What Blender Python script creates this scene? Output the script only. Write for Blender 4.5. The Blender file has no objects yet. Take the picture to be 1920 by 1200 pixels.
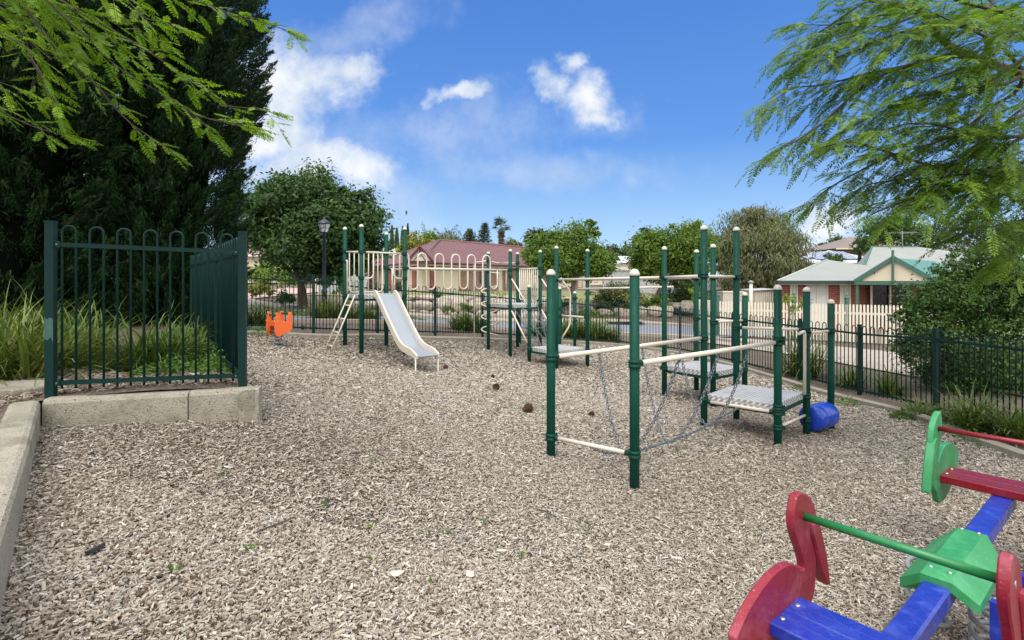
import bpy, math, random
import numpy as np
from mathutils import Vector, Matrix
random.seed(7); RNG = np.random.default_rng(7)
SC = bpy.context.scene; COL = SC.collection
CZ = 1.8; F = 1000.0; HY = 527.0
def W(px, py, Y):            # photo pixel at a forward distance -> world point
    return Vector(((px-960)/F*Y, Y, CZ-(py-HY)/F*Y))
def R(z): return CZ+z        # height given relative to the eye
def lerp(a, b, t): return a+(b-a)*t

# ------------------------------------------------------------ mesh builder
class MB:
    def __init__(s): s.v=[]; s.f=[]; s.sm=[]; s.mi=[]
    def add(s, vs, fs, smooth=False, mi=0):
        o=len(s.v); s.v.extend([tuple(p) for p in vs])
        for f in fs: s.f.append([i+o for i in f]); s.sm.append(smooth); s.mi.append(mi)
    def obox(s, c, ax, ay, az, mi=0):      # centre and three half axes
        c,ax,ay,az=map(Vector,(c,ax,ay,az))
        vs=[c+ax*i+ay*j+az*k for k in(-1,1) for j in(-1,1) for i in(-1,1)]
        fs=[(0,2,3,1),(4,5,7,6),(0,1,5,4),(2,6,7,3),(0,4,6,2),(1,3,7,5)]
        s.add(vs,fs,False,mi)
    def box(s, c, size, rz=0, mi=0):
        x,y,z=[q/2 for q in size]; a=math.cos(rz); b=math.sin(rz)
        s.obox(c,(x*a,x*b,0),(-y*b,y*a,0),(0,0,z),mi)
    def bar(s, p, q, w, h, up=(0,0,1), mi=0):  # rectangular bar p->q
        p,q=Vector(p),Vector(q); d=(q-p); L=d.length; d.normalize()
        sd=d.cross(Vector(up))
        if sd.length<1e-4: sd=Vector((1,0,0))
        sd.normalize(); u=sd.cross(d)
        s.obox((p+q)/2,d*(L/2),sd*(w/2),u*(h/2),mi)
    def tube(s, pts, r, n=10, caps=True, closed=False, mi=0, smooth=True):
        pts=[Vector(p) for p in pts]; m=len(pts)
        rs=r if hasattr(r,'__len__') else [r]*m
        tg=[]
        for i in range(m):
            a=pts[(i-1)%m] if (closed or i>0) else pts[i]; b=pts[(i+1)%m] if (closed or i<m-1) else pts[i]
            t=(b-a); tg.append(t.normalized() if t.length>1e-9 else Vector((0,0,1)))
        ref=Vector((0,0,1)) if abs(tg[0].z)<.9 else Vector((1,0,0))
        x=tg[0].cross(ref).normalized(); vs=[]
        for i in range(m):
            x=(x-tg[i]*x.dot(tg[i]));
            if x.length<1e-6: x=tg[i].orthogonal()
            x.normalize(); y=tg[i].cross(x)
            for k in range(n):
                a=2*math.pi*k/n; vs.append(pts[i]+(x*math.cos(a)+y*math.sin(a))*rs[i])
        fs=[]
        for i in range(m if closed else m-1):
            j=(i+1)%m
            for k in range(n):
                l=(k+1)%n; fs.append((i*n+k,i*n+l,j*n+l,j*n+k))
        s.add(vs,fs,smooth,mi)
        if caps and not closed:
            o=len(s.v)-m*n
            s.f.append([o+k for k in range(n)][::-1]); s.sm.append(False); s.mi.append(mi)
            s.f.append([o+(m-1)*n+k for k in range(n)]); s.sm.append(False); s.mi.append(mi)
    def cyl(s,p,q,r,n=14,r2=None,mi=0): s.tube([p,q],[r,r if r2 is None else r2],n,mi=mi)
    def lathe(s, c, prof, n=16, mi=0):   # profile of (radius, height)
        c=Vector(c); vs=[]; fs=[]
        for r,z in prof:
            for k in range(n):
                a=2*math.pi*k/n; vs.append(c+Vector((r*math.cos(a),r*math.sin(a),z)))
        for i in range(len(prof)-1):
            for k in range(n):
                l=(k+1)%n; fs.append((i*n+k,i*n+l,(i+1)*n+l,(i+1)*n+k))
        s.add(vs,fs,True,mi)
        o=len(s.v)-len(vs)
        s.f.append([o+k for k in range(n)][::-1]); s.sm.append(False); s.mi.append(mi)
        o+=(len(prof)-1)*n; s.f.append([o+k for k in range(n)]); s.sm.append(False); s.mi.append(mi)
    def prism(s, pts, n, th, mi=0, bev=0):      # planar outline (world points), thickness th along normal n (centred)
        pts=[Vector(p) for p in pts]; n=Vector(n).normalized(); k=len(pts)
        cen=sum(pts,Vector())/k
        if bev>0:
            ins=[]
            for i in range(k):
                a=pts[i-1]; b=pts[i]; c=pts[(i+1)%k]
                t=((b-a).normalized()+(c-b).normalized());
                t=t.normalized() if t.length>1e-6 else (c-b).normalized()
                nn=n.cross(t); ins.append(b+nn*bev)
            # decide direction
            A=sum(((pts[i]-cen).cross(pts[(i+1)%k]-cen)).dot(n) for i in range(k))
            if A<0: ins=[b*2-q for b,q in zip(pts,ins)]
            rings=[[p+n*(th/2) for p in ins],[p+n*(th/2-bev) for p in pts],[p-n*(th/2-bev) for p in pts],[p-n*(th/2) for p in ins]]
        else: rings=[[p+n*(th/2) for p in pts],[p-n*(th/2) for p in pts]]
        vs=sum(rings,[]); m=len(rings); fs=[]
        for a in range(m-1):
            for i in range(k):
                j=(i+1)%k; fs.append((a*k+i,a*k+j,(a+1)*k+j,(a+1)*k+i))
        fs.append(tuple(range(k))); fs.append(tuple(range((m-1)*k,m*k))[::-1])
        s.add(vs,fs,False,mi)
    def poly(s, pts, mi=0, smooth=False): s.add(pts,[tuple(range(len(pts)))],smooth,mi)
    def build(s, name, mat, parent=None, origin=None):
        me=bpy.data.meshes.new(name)
        o=rootloc(parent) if parent else Vector(origin if origin is not None else (0,0,0))
        me.from_pydata([(p[0]-o.x,p[1]-o.y,p[2]-o.z) for p in s.v],[],s.f)
        me.polygons.foreach_set('use_smooth',s.sm); me.polygons.foreach_set('material_index',s.mi)
        for m in (mat if isinstance(mat,(list,tuple)) else [mat]): me.materials.append(m)
        me.update()
        ob=bpy.data.objects.new(name,me); COL.objects.link(ob)
        if parent: ob.parent=parent
        else: ob.location=o
        return ob
def rootloc(o):
    while o.parent: o=o.parent
    return Vector(o.location)
def npmesh(name, V, FQ, mat, parent=None, attr=None, smooth=False, origin=None):
    """V (n,3) world, FQ (m,k) index array, attr per-face float"""
    o=rootloc(parent) if parent else Vector(origin if origin is not None else (0,0,0))
    V=np.asarray(V,dtype=np.float32)-np.array(o,dtype=np.float32); FQ=np.asarray(FQ,dtype=np.int32)
    m,k=FQ.shape; me=bpy.data.meshes.new(name)
    me.vertices.add(len(V)); me.vertices.foreach_set('co',V.ravel())
    me.loops.add(m*k); me.loops.foreach_set('vertex_index',FQ.ravel())
    me.polygons.add(m); me.polygons.foreach_set('loop_start',np.arange(0,m*k,k,dtype=np.int32))
    me.polygons.foreach_set('loop_total',np.full(m,k,dtype=np.int32))
    me.polygons.foreach_set('use_smooth',np.full(m,smooth))
    me.update(calc_edges=True)
    if attr is not None:
        a=me.attributes.new('rnd','FLOAT','FACE'); a.data.foreach_set('value',np.asarray(attr,dtype=np.float32))
    me.materials.append(mat)
    ob=bpy.data.objects.new(name,me); COL.objects.link(ob)
    if parent: ob.parent=parent
    else: ob.location=o
    return ob
def tag(o,label=None,cat=None,group=None,kind=None):
    if label: o['label']=label
    if cat: o['category']=cat
    if group: o['group']=group
    if kind: o['kind']=kind
    return o
def thing(name,loc,label,cat,group=None):
    o=bpy.data.objects.new(name,None); o.empty_display_size=.2; o.location=loc; COL.objects.link(o)
    return tag(o,label,cat,group)
def copy_tree(o,parent=None):
    c=o.copy(); COL.objects.link(c)
    if parent: c.parent=parent
    for ch in o.children: copy_tree(ch,c)
    return c

# ------------------------------------------------------------ materials
def sRGB(r,g,b):
    f=lambda c: c/12.92 if c<=.04045 else ((c+.055)/1.055)**2.4
    return tuple(f(x/255) for x in (r,g,b))
class NT:
    def __init__(s,tree): s.t=tree; s.n=tree.nodes; s.l=tree.links
    def new(s,typ,**kw):
        n=s.n.new(typ)
        for k,v in kw.items(): setattr(n,k,v)
        return n
    def link(s,a,b): s.l.new(a,b)
    def val(s,sock,v):
        if hasattr(v,'is_output') or hasattr(v,'node'): s.l.new(v,sock)
        else: sock.default_value=v
    def math(s,op,a,b=0,c=None,clamp=False):
        n=s.new('ShaderNodeMath',operation=op,use_clamp=clamp); s.val(n.inputs[0],a); s.val(n.inputs[1],b)
        if c is not None: s.val(n.inputs[2],c)
        return n.outputs[0]
    def mix(s,fac,a,b,blend='MIX'):
        n=s.new('ShaderNodeMix',data_type='RGBA',blend_type=blend)
        s.val(n.inputs[0],fac)
        for i,x in ((6,a),(7,b)):
            if isinstance(x,tuple) and len(x)==3: x=(*x,1)
            s.val(n.inputs[i],x)
        return n.outputs[2]
    def noise(s,vec,scale,detail=3,rough=.55,dist=0):
        n=s.new('ShaderNodeTexNoise'); n.inputs['Scale'].default_value=scale; n.inputs['Detail'].default_value=detail
        n.inputs['Roughness'].default_value=rough; n.inputs['Distortion'].default_value=dist
        if vec is not None: s.link(vec,n.inputs['Vector'])
        return n.outputs['Fac']
    def ramp(s,fac,stops,interp='LINEAR'):
        n=s.new('ShaderNodeValToRGB'); cr=n.color_ramp; cr.interpolation=interp
        while len(cr.elements)<len(stops): cr.elements.new(.5)
        for e,(p,c) in zip(cr.elements,stops):
            e.position=p; e.color=(*c,1) if len(c)==3 else c
        s.link(fac,n.inputs[0]); return n.outputs[0]
    def mapr(s,v,a,b,c=0,d=1,smooth=True):
        n=s.new('ShaderNodeMapRange'); n.interpolation_type='SMOOTHSTEP' if smooth else 'LINEAR'
        s.val(n.inputs[0],v)
        for i,x in enumerate((a,b,c,d)): n.inputs[i+1].default_value=x
        return n.outputs[0]
def newmat(name):
    m=bpy.data.materials.new(name); m.use_nodes=True; t=NT(m.node_tree)
    b=t.n['Principled BSDF']; co=t.new('ShaderNodeTexCoord').outputs['Object']
    return m,t,b,co
def mul(c,k): return tuple(min(1,x*k) for x in c)
def M(name,base,rough=.5,metal=0,var=.15,scale=6,bump=0,bscale=60,speck=None,sscale=90,sthr=.72,dirt=None,dthr=.58,dscale=3,spec=.5,scratch=None):
    m,t,b,co=newmat(name)
    c=t.mix(t.noise(co,scale,4),mul(base,1-var),mul(base,1+var))
    if dirt: c=t.mix(t.mapr(t.noise(co,dscale,6,.65),dthr-.08,dthr+.1),c,dirt)
    if speck: c=t.mix(t.mapr(t.noise(co,sscale,2),sthr-.01,sthr+.01),c,speck)
    if scratch:
        for sc_,rot in (((2,45,45),(.2,.4,.5)),((40,3,30),(.9,.1,1.2))):
            mp=t.new('ShaderNodeMapping'); mp.inputs['Scale'].default_value=sc_; mp.inputs['Rotation'].default_value=rot; t.link(co,mp.inputs[0])
            c=t.mix(t.math('MULTIPLY',t.mapr(t.noise(mp.outputs[0],3,4,.6),.60,.70),.4),c,scratch)
        c=t.mix(t.mapr(t.noise(co,14,6,.7),.5,.75,0,.35),c,mul(scratch,.6))
    t.link(c,b.inputs['Base Color']); b.inputs['Metallic'].default_value=metal; b.inputs['Specular IOR Level'].default_value=spec
    rr=t.mapr(t.noise(co,scale*3,3),.3,.7,max(0,rough-.08),min(1,rough+.1)); t.link(rr,b.inputs['Roughness'])
    if bump:
        bn=t.new('ShaderNodeBump'); bn.inputs['Strength'].default_value=bump; bn.inputs['Distance'].default_value=.01
        t.link(t.noise(co,bscale,4),bn.inputs['Height']); t.link(bn.outputs[0],b.inputs['Normal'])
    return m
def leafmat(name,c1,c2,c3=None,trans=.35,rough=.5,spec=.35):
    m,t,b,co=newmat(name)
    at=t.new('ShaderNodeAttribute',attribute_name='rnd').outputs['Fac']
    stops=[(0,c1),(.55,c2)]+([(1,c3)] if c3 else [])
    c=t.ramp(at,stops)
    c=t.mix(t.mapr(t.noise(co,1.3,2),.35,.65,0,.35),c,mul(c1,.8))
    t.link(c,b.inputs['Base Color']); b.inputs['Roughness'].default_value=rough
    b.inputs['Specular IOR Level'].default_value=spec
    tr=t.new('ShaderNodeBsdfTranslucent'); t.link(t.mix(.5,c,t.mix(1,c,(.9,1,.25),'MULTIPLY')),tr.inputs[0])
    mx=t.new('ShaderNodeMixShader'); mx.inputs[0].default_value=trans
    t.link(b.outputs[0],mx.inputs[1]); t.link(tr.outputs[0],mx.inputs[2])
    t.link(mx.outputs[0],t.n['Material Output'].inputs[0]); return m
def wallvec(t,co,d):
    sp=t.new('ShaderNodeSeparateXYZ'); t.link(co,sp.inputs[0])
    u=t.math('ADD',t.math('MULTIPLY',sp.outputs[0],d[0]),t.math('MULTIPLY',sp.outputs[1],d[1]))
    cb=t.new('ShaderNodeCombineXYZ'); t.link(u,cb.inputs[0]); t.link(sp.outputs[2],cb.inputs[1]); return cb.outputs[0],u,sp.outputs[2]
def brickmat(name,c1,c2,mortar,d=(1,0),bw=.24,bh=.086):
    m,t,b,co=newmat(name); v,_,_=wallvec(t,co,d)
    n=t.new('ShaderNodeTexBrick'); t.link(v,n.inputs['Vector'])
    for k,x in (('Color1',c1),('Color2',c2),('Mortar',mortar)): n.inputs[k].default_value=(*x,1)
    n.inputs['Scale'].default_value=1; n.inputs['Brick Width'].default_value=bw; n.inputs['Row Height'].default_value=bh
    n.inputs['Mortar Size'].default_value=.009; n.inputs['Bias'].default_value=0
    c=t.mix(t.mapr(t.noise(co,2.5,4),.3,.7,0,.4),n.outputs['Color'],mul(c1,.6))
    t.link(c,b.inputs['Base Color']); b.inputs['Roughness'].default_value=.85
    bn=t.new('ShaderNodeBump'); bn.inputs['Strength'].default_value=.5; bn.inputs['Distance'].default_value=.01; bn.invert=True
    t.link(n.outputs['Fac'],bn.inputs['Height']); t.link(bn.outputs[0],b.inputs['Normal']); return m
def ribmat(name,base,d,period,rough=.45,depth=.02,metal=0,var=.12):   # ribbed steel sheet; ribs run perpendicular to d
    m,t,b,co=newmat(name); v,u,z=wallvec(t,co,d)
    w=t.math('SINE',t.math('MULTIPLY',u,2*math.pi/period))
    c=t.mix(t.noise(co,1.2,5),mul(base,1-var),mul(base,1+var)); t.link(c,b.inputs['Base Color'])
    b.inputs['Roughness'].default_value=rough; b.inputs['Metallic'].default_value=metal
    bn=t.new('ShaderNodeBump'); bn.inputs['Strength'].default_value=1; bn.inputs['Distance'].default_value=depth
    t.link(t.math('POWER',t.math('ABSOLUTE',w),3),bn.inputs['Height']); t.link(bn.outputs[0],b.inputs['Normal']); return m
def tilemat(name,c1,c2,pitch=.17):   # roof tiles in level courses
    m,t,b,co=newmat(name); v,u,z=wallvec(t,co,(1,.3))
    f=t.math('FRACT',t.math('DIVIDE',z,pitch))
    c=t.mix(t.noise(co,.8,5),c1,c2)
    c=t.mix(t.mapr(t.noise(co,9,2),.4,.6,0,.35),c,mul(c1,.7))
    c=t.mix(t.mapr(f,.0,.22,.5,0),c,mul(c2,1.9))
    t.link(c,b.inputs['Base Color']); b.inputs['Roughness'].default_value=.6
    bn=t.new('ShaderNodeBump'); bn.inputs['Strength'].default_value=1; bn.inputs['Distance'].default_value=.14
    h=t.math('ADD',t.math('SUBTRACT',1,f),t.math('MULTIPLY',t.math('SINE',t.math('MULTIPLY',u,19)),.15)); t.link(h,bn.inputs['Height']); t.link(bn.outputs[0],b.inputs['Normal']); return m

GREEN=M('green_paint',(.003,.050,.033),.5,spec=.16,var=.25,scale=5,bump=.1,bscale=150,speck=(.3,.36,.33),sscale=42,sthr=.76)
GCOL=M('green_clamp',(.003,.042,.028),.45,spec=.2,var=.2,scale=12,bump=.08)
CREAM=M('cream_paint',(.62,.56,.47),.38,var=.07,scale=4,speck=(.12,.11,.1),sscale=30,sthr=.775,dirt=(.45,.40,.33),dthr=.68,dscale=6)
CAP=M('cap_plastic',(.56,.52,.44),.4,var=.06)
FENCE=M('fence_paint',(.003,.026,.023),.48,spec=.2,var=.3,scale=4,bump=.08,bscale=120,speck=(.18,.25,.25),sscale=55,sthr=.78)
CONC=M('concrete',(.335,.305,.24),.92,var=.24,scale=7,bump=1,bscale=75,speck=(.10,.09,.075),sscale=85,sthr=.63,dirt=(.215,.195,.15),dthr=.55,dscale=2.6)
KERB=M('kerb_concrete',(.25,.23,.185),.9,var=.25,scale=3,bump=.4,bscale=60,dirt=(.15,.13,.10))
STEEL=M('slide_steel',(.275,.31,.35),.36,metal=.25,var=.06,scale=3)
CHAIN=M('chain_steel',(.16,.18,.21),.45,metal=.5,var=.25,scale=30)
BARK=M('bark',(.085,.06,.042),.9,var=.4,scale=12,bump=1,bscale=35)
BARKG=M('grey_bark',(.15,.125,.10),.9,var=.35,scale=10,bump=1,bscale=30)
TWIG=M('twig_bark',(.06,.045,.035),.85,var=.3,scale=20)
def checker_plate(name):
    m,t,b,co=newmat(name)
    sp=t.new('ShaderNodeSeparateXYZ'); t.link(co,sp.inputs[0])
    u=t.math('ADD',t.math('ADD',sp.outputs[0],sp.outputs[1]),sp.outputs[2]); w=t.math('SUBTRACT',t.math('SUBTRACT',sp.outputs[0],sp.outputs[1]),sp.outputs[2])
    a=t.math('MULTIPLY',t.math('SINE',t.math('MULTIPLY',u,62)),t.math('SINE',t.math('MULTIPLY',w,62)))
    c=t.mix(t.mapr(a,-.3,.5),(.34,.34,.34),(.66,.66,.65)); c=t.mix(t.mapr(t.noise(co,5,4),.45,.75,0,.5),c,(.28,.25,.21))
    t.link(c,b.inputs['Base Color']); b.inputs['Roughness'].default_value=.45; b.inputs['Metallic'].default_value=.2
    bn=t.new('ShaderNodeBump'); bn.inputs['Strength'].default_value=.8; bn.inputs['Distance'].default_value=.006
    t.link(a,bn.inputs['Height']); t.link(bn.outputs[0],b.inputs['Normal']); return m
PLATE=checker_plate('checker_plate')

# ------------------------------------------------------------ terrain
CP=[(-1.6,1.7,-1.12),(-3.3,3.75,-1.08),(-2,4.15,-1.1),(0,0,-1.5),(-.8,2.4,-1.4),(.3,2.6,-1.62),(1.05,4.57,-1.8),(.37,5.1,-1.69),(2.4,6.67,-1.82),(3.05,6.1,-1.87),
(3.75,6.8,-1.98),(4.27,7.14,-2.0),(2.54,8.86,-1.92),(3.26,9.4,-1.95),(3.8,8.7,-1.97),(.92,11.0,-1.83),(1.64,11.5,-1.85),(0,12.3,-1.76),(-.58,13.05,-1.72),(-2.16,10.7,-1.5),
(-3.42,10.9,-1.38),(-2.88,10.2,-1.41),(-4.13,11.1,-1.1),(-1.88,13.0,-1.36),(-3.15,12.5,-1.24),(-.75,14.2,-1.5),(1.15,14.8,-1.65),(3,15.2,-1.8),(4.5,14.3,-1.91),(5.15,12.4,-1.92),
(5.6,10.4,-1.94),(5.9,9.1,-1.95),(6.07,7.6,-1.89),(6.2,6,-1.87),(3,3,-1.85),(2,1.5,-1.75),(5,3.5,-1.86),(6,0,-1.85),(0,-6,-1.5),(-5,-4,-1.0),(6,-6,-1.8),
(-5.5,11,-1.0),(-7,11,-.95),(-6,7,-.95),(-10,9,-.85),(-16,10,-.8),(-14,-2,-.8),
(-2,19,-1.62),(-1.9,23.5,-1.72),(-6.4,13.8,-1.02),(-12.5,24,-.82),(-16,32,-.8),(-9,19,-1.0),(-5,23,-1.35),
(5,20,-1.9),(6.3,24,-1.95),(9,22,-1.95),(7,18,-1.87),(10.7,15.8,-1.88),(14,13,-1.9),(13,7,-1.9),(15,0,-1.9),(20,12,-1.95),(12,24,-2.3),(18,24,-2.4),(24,24,-2.4),
(-8,40,-.84),(0,40,-.84),(8,42,-.9),(-3,33,-.8),(4,33,-.85),(14,42,-1.2),(-20,45,-.6),(25,45,-1.8),(-40,30,-.4),(40,20,-2.2),(40,-30,-1.8),(-40,-30,-.8),
(-120,60,0),(120,60,0),(0,160,1),(-150,200,2),(150,200,2),(-150,-80,0),(150,-80,-1),(0,-120,-1)]
_P=np.array(CP,dtype=float)
def _U(r2): return np.where(r2>1e-12,r2*np.log(np.maximum(r2,1e-12)),0)
_n=len(_P); _A=np.zeros((_n+3,_n+3)); _d2=((_P[:,None,:2]-_P[None,:,:2])**2).sum(-1)
_A[:_n,:_n]=_U(_d2)+np.eye(_n)*1.2; _A[:_n,_n]=1; _A[:_n,_n+1:]=_P[:,:2]; _A[_n,:_n]=1; _A[_n+1:,:_n]=_P[:,:2].T
_w=np.linalg.solve(_A,np.concatenate([_P[:,2],np.zeros(3)]))
def TZ(x,y):
    x=np.asarray(x,float); y=np.asarray(y,float); sh=x.shape; x=x.ravel(); y=y.ravel()
    out=np.empty_like(x)
    for i in range(0,len(x),20000):
        xx=x[i:i+20000]; yy=y[i:i+20000]
        d2=(xx[:,None]-_P[None,:,0])**2+(yy[:,None]-_P[None,:,1])**2
        out[i:i+20000]=_U(d2)@_w[:_n]+_w[_n]+_w[_n+1]*xx+_w[_n+2]*yy
    return (out+CZ).reshape(sh)
def tz(x,y): return float(TZ(np.array([x]),np.array([y]))[0])
def inpoly(x,y,poly):
    c=np.zeros(len(x),bool); n=len(poly)
    for i in range(n):
        x1,y1=poly[i]; x2,y2=poly[(i+1)%n]
        with np.errstate(divide='ignore',invalid='ignore'):
            k=((y1>y)!=(y2>y))&(x<(x2-x1)*(y-y1)/(y2-y1+1e-12)+x1)
        c^=k
    return c
# ------------------------------------------------------------ camera, sky, sun
cam=bpy.data.cameras.new('camera'); co_=bpy.data.objects.new('camera',cam); COL.objects.link(co_)
co_.location=(0,0,CZ); co_.rotation_euler=(math.pi/2,0,0)
cam.sensor_width=36; cam.lens=36*F/1920; cam.shift_y=-(600-HY)/1920; cam.clip_end=2000; cam.clip_start=.05
SC.camera=co_
SUN_EL,SUN_AZ=math.radians(60),math.radians(190)     # azimuth clockwise from the view direction (+y)
wd=bpy.data.worlds.new('World'); SC.world=wd; wd.use_nodes=True
t=NT(wd.node_tree); bg=t.n['Background']
sky=t.new('ShaderNodeTexSky',sky_type='NISHITA'); sky.sun_disc=False; sky.sun_elevation=SUN_EL; sky.sun_rotation=SUN_AZ
sky.altitude=300; sky.air_density=1.0; sky.dust_density=.35; sky.ozone_density=4.5
dirn=t.new('ShaderNodeTexCoord').outputs['Generated']
sp=t.new('ShaderNodeSeparateXYZ'); t.link(dirn,sp.inputs[0])
yy=t.math('MAXIMUM',sp.outputs[1],.08)
u=t.math('DIVIDE',sp.outputs[0],yy); v=t.math('DIVIDE',sp.outputs[2],yy)
cb=t.new('ShaderNodeCombineXYZ'); t.link(u,cb.inputs[0]); t.link(v,cb.inputs[1]); uv=cb.outputs[0]
n1=t.noise(uv,5.5,8,.6,.35); n2=t.noise(uv,16,6,.6,.2)
n3=t.noise(uv,40,4,.6)
nz=t.math('ADD',t.math('ADD',t.math('MULTIPLY',t.math('SUBTRACT',n1,.5),2.2),t.math('MULTIPLY',t.math('SUBTRACT',n2,.5),1.1)),t.math('MULTIPLY',t.math('SUBTRACT',n3,.5),.35))
wn=t.new('ShaderNodeTexNoise'); wn.inputs['Scale'].default_value=6.5; wn.inputs['Detail'].default_value=5; wn.inputs['Roughness'].default_value=.6; t.link(uv,wn.inputs['Vector'])
ws=t.new('ShaderNodeSeparateColor'); t.link(wn.outputs['Color'],ws.inputs[0])
u=t.math('ADD',u,t.math('MULTIPLY',t.math('SUBTRACT',ws.outputs[0],.5),.17)); v=t.math('ADD',v,t.math('MULTIPLY',t.math('SUBTRACT',ws.outputs[1],.5),.13))
def blob(px,py,rx,ry,rot=0):
    cx,cy=(px-960)/F,(HY-py)/F
    a=math.radians(rot); du=t.math('SUBTRACT',u,cx); dv=t.math('SUBTRACT',v,cy)
    e=t.math('DIVIDE',t.math('ADD',t.math('MULTIPLY',du,math.cos(a)),t.math('MULTIPLY',dv,math.sin(a))),rx/F)
    g=t.math('DIVIDE',t.math('SUBTRACT',t.math('MULTIPLY',dv,math.cos(a)),t.math('MULTIPLY',du,math.sin(a))),ry/F)
    return t.math('SUBTRACT',1,t.math('SQRT',t.math('ADD',t.math('MULTIPLY',e,e),t.math('MULTIPLY',g,g))))
def union(l):
    r=l[0]
    for x in l[1:]: r=t.math('MAXIMUM',r,x)
    return r
dense=union([blob(560,145,190,100,5),blob(655,130,90,62,10),blob(500,270,150,120,0),blob(640,310,150,62,-8),blob(545,320,200,66,0),
             blob(1105,185,110,72,-30),blob(1035,150,60,46,-50),blob(1072,112,40,34,0),blob(1120,215,70,46,0),blob(858,178,74,24,0),blob(1508,452,46,26,0),blob(1560,420,90,40,0),blob(300,250,260,160,0)])
m1=t.mapr(t.math('ADD',dense,t.math('MULTIPLY',nz,.8)),-.04,.92)
thin=union([blob(800,250,330,95,6),blob(640,60,240,60,20),blob(620,380,300,90,0),blob(1030,320,330,60,0),blob(1120,215,120,70,0)])
m2=t.math('MULTIPLY',t.mapr(t.math('ADD',thin,t.math('MULTIPLY',nz,.9)),-.1,1.1),.34)
mask=t.math('MAXIMUM',m1,m2)
# bright clouds added out of view, behind the camera and overhead, to lift ambient light
zen=t.mapr(t.noise(dirn,2.3,6,.6,.3),.30,.52)
back=t.math('MULTIPLY',zen,t.math('MAXIMUM',t.mapr(sp.outputs[1],.45,.1),t.mapr(sp.outputs[2],.55,.75)))
grad=t.ramp(t.mapr(sp.outputs[2],0,.62,0,1,False),[(0,(3.4,4.3,5.0)),(.12,(1.95,3.2,4.8)),(.4,(.52,1.6,4.2)),(1,(.2,.88,3.3))])
skyc=t.mix(.82,sky.outputs[0],grad)
shade=t.mapr(t.noise(uv,9,5,.6),.3,.7)
cl=t.mix(shade,(3.1,3.7,4.5),(5.0,5.1,5.3))
fin=t.mix(back,t.mix(mask,skyc,cl),t.mix(shade,(6.0,6.2,6.5),(13.5,13.2,12.6)))
t.link(fin,bg.inputs[0]); bg.inputs[1].default_value=.10
sun=bpy.data.lights.new('sun','SUN'); sun.energy=1.7; sun.angle=math.radians(50); sun.color=(1,.96,.9)
so=bpy.data.objects.new('sun',sun); COL.objects.link(so)
d=Vector((math.sin(SUN_AZ)*math.cos(SUN_EL),math.cos(SUN_AZ)*math.cos(SUN_EL),math.sin(SUN_EL)))
so.rotation_euler=d.to_track_quat('Z','Y').to_euler(); so.location=d*50
SC.view_settings.view_transform='Standard'; SC.view_settings.look='None'; SC.view_settings.gamma=1; SC.view_settings.exposure=.98
SC.cycles.max_bounces=6; SC.cycles.diffuse_bounces=3; SC.cycles.transmission_bounces=4; SC.cycles.use_denoising=True

# ------------------------------------------------------------ ground
def mulch(name,c_lo,c_mid,c_hi,scale=55,green=None):
    m,t,b,co=newmat(name)
    vo=t.new('ShaderNodeTexVoronoi'); vo.inputs['Scale'].default_value=scale; vo.inputs['Randomness'].default_value=1
    mp=t.new('ShaderNodeMapping'); mp.inputs['Scale'].default_value=(1,2.2,1); mp.inputs['Rotation'].default_value=(0,0,.6)
    t.link(co,mp.inputs[0]); t.link(mp.outputs[0],vo.inputs['Vector'])
    sx=t.new('ShaderNodeSeparateColor'); t.link(vo.outputs['Color'],sx.inputs[0])
    c=t.ramp(sx.outputs[0],[(0,c_lo),(.5,c_mid),(1,c_hi)])
    c=t.mix(t.mapr(t.noise(co,.9,5,.6),.35,.7,0,.55),c,c_lo)
    if green: c=t.mix(t.mapr(t.noise(co,1.7,6,.7),.52,.66,0,.8),c,green)
    t.link(c,b.inputs['Base Color']); b.inputs['Roughness'].default_value=.95
    bn=t.new('ShaderNodeBump'); bn.inputs['Strength'].default_value=.8; bn.inputs['Distance'].default_value=.02
    t.link(vo.outputs['Distance'],bn.inputs['Height']); t.link(bn.outputs[0],b.inputs['Normal']); return m
CHIPBASE=mulch('mulch_ground',(.075,.055,.04),(.15,.115,.085),(.26,.21,.165))
BED=mulch('bed_mulch',(.06,.04,.028),(.14,.105,.075),(.27,.215,.165),45)
def axis(lo,hi,step,far):
    a=list(np.arange(lo,hi+1e-6,step)); s=step; x=lo; l=[]
    while x>-far: s*=1.35; x-=s; l.append(x)
    s=step; x=hi; r=[]
    while x<far: s*=1.35; x+=s; r.append(x)
    return np.array(l[::-1]+a+r)
gx=axis(-14,16,.3,700); gy=axis(-2,30,.3,700)
XX,YY=np.meshgrid(gx,gy); nx,ny=len(gx),len(gy)
cl_=lambda a,l: np.clip(a,-l,l)
ZZ=TZ(cl_(XX,180),np.clip(YY,-100,200))
idx=np.arange(nx*ny).reshape(ny,nx); FQ=np.stack([idx[:-1,:-1],idx[:-1,1:],idx[1:,1:],idx[1:,:-1]],-1).reshape(-1,4)
g=npmesh('ground',np.stack([XX,YY,ZZ],-1).reshape(-1,3),FQ,CHIPBASE,smooth=True); tag(g,'brown mulch ground of the playground and the land around it','ground',kind='structure')
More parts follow.
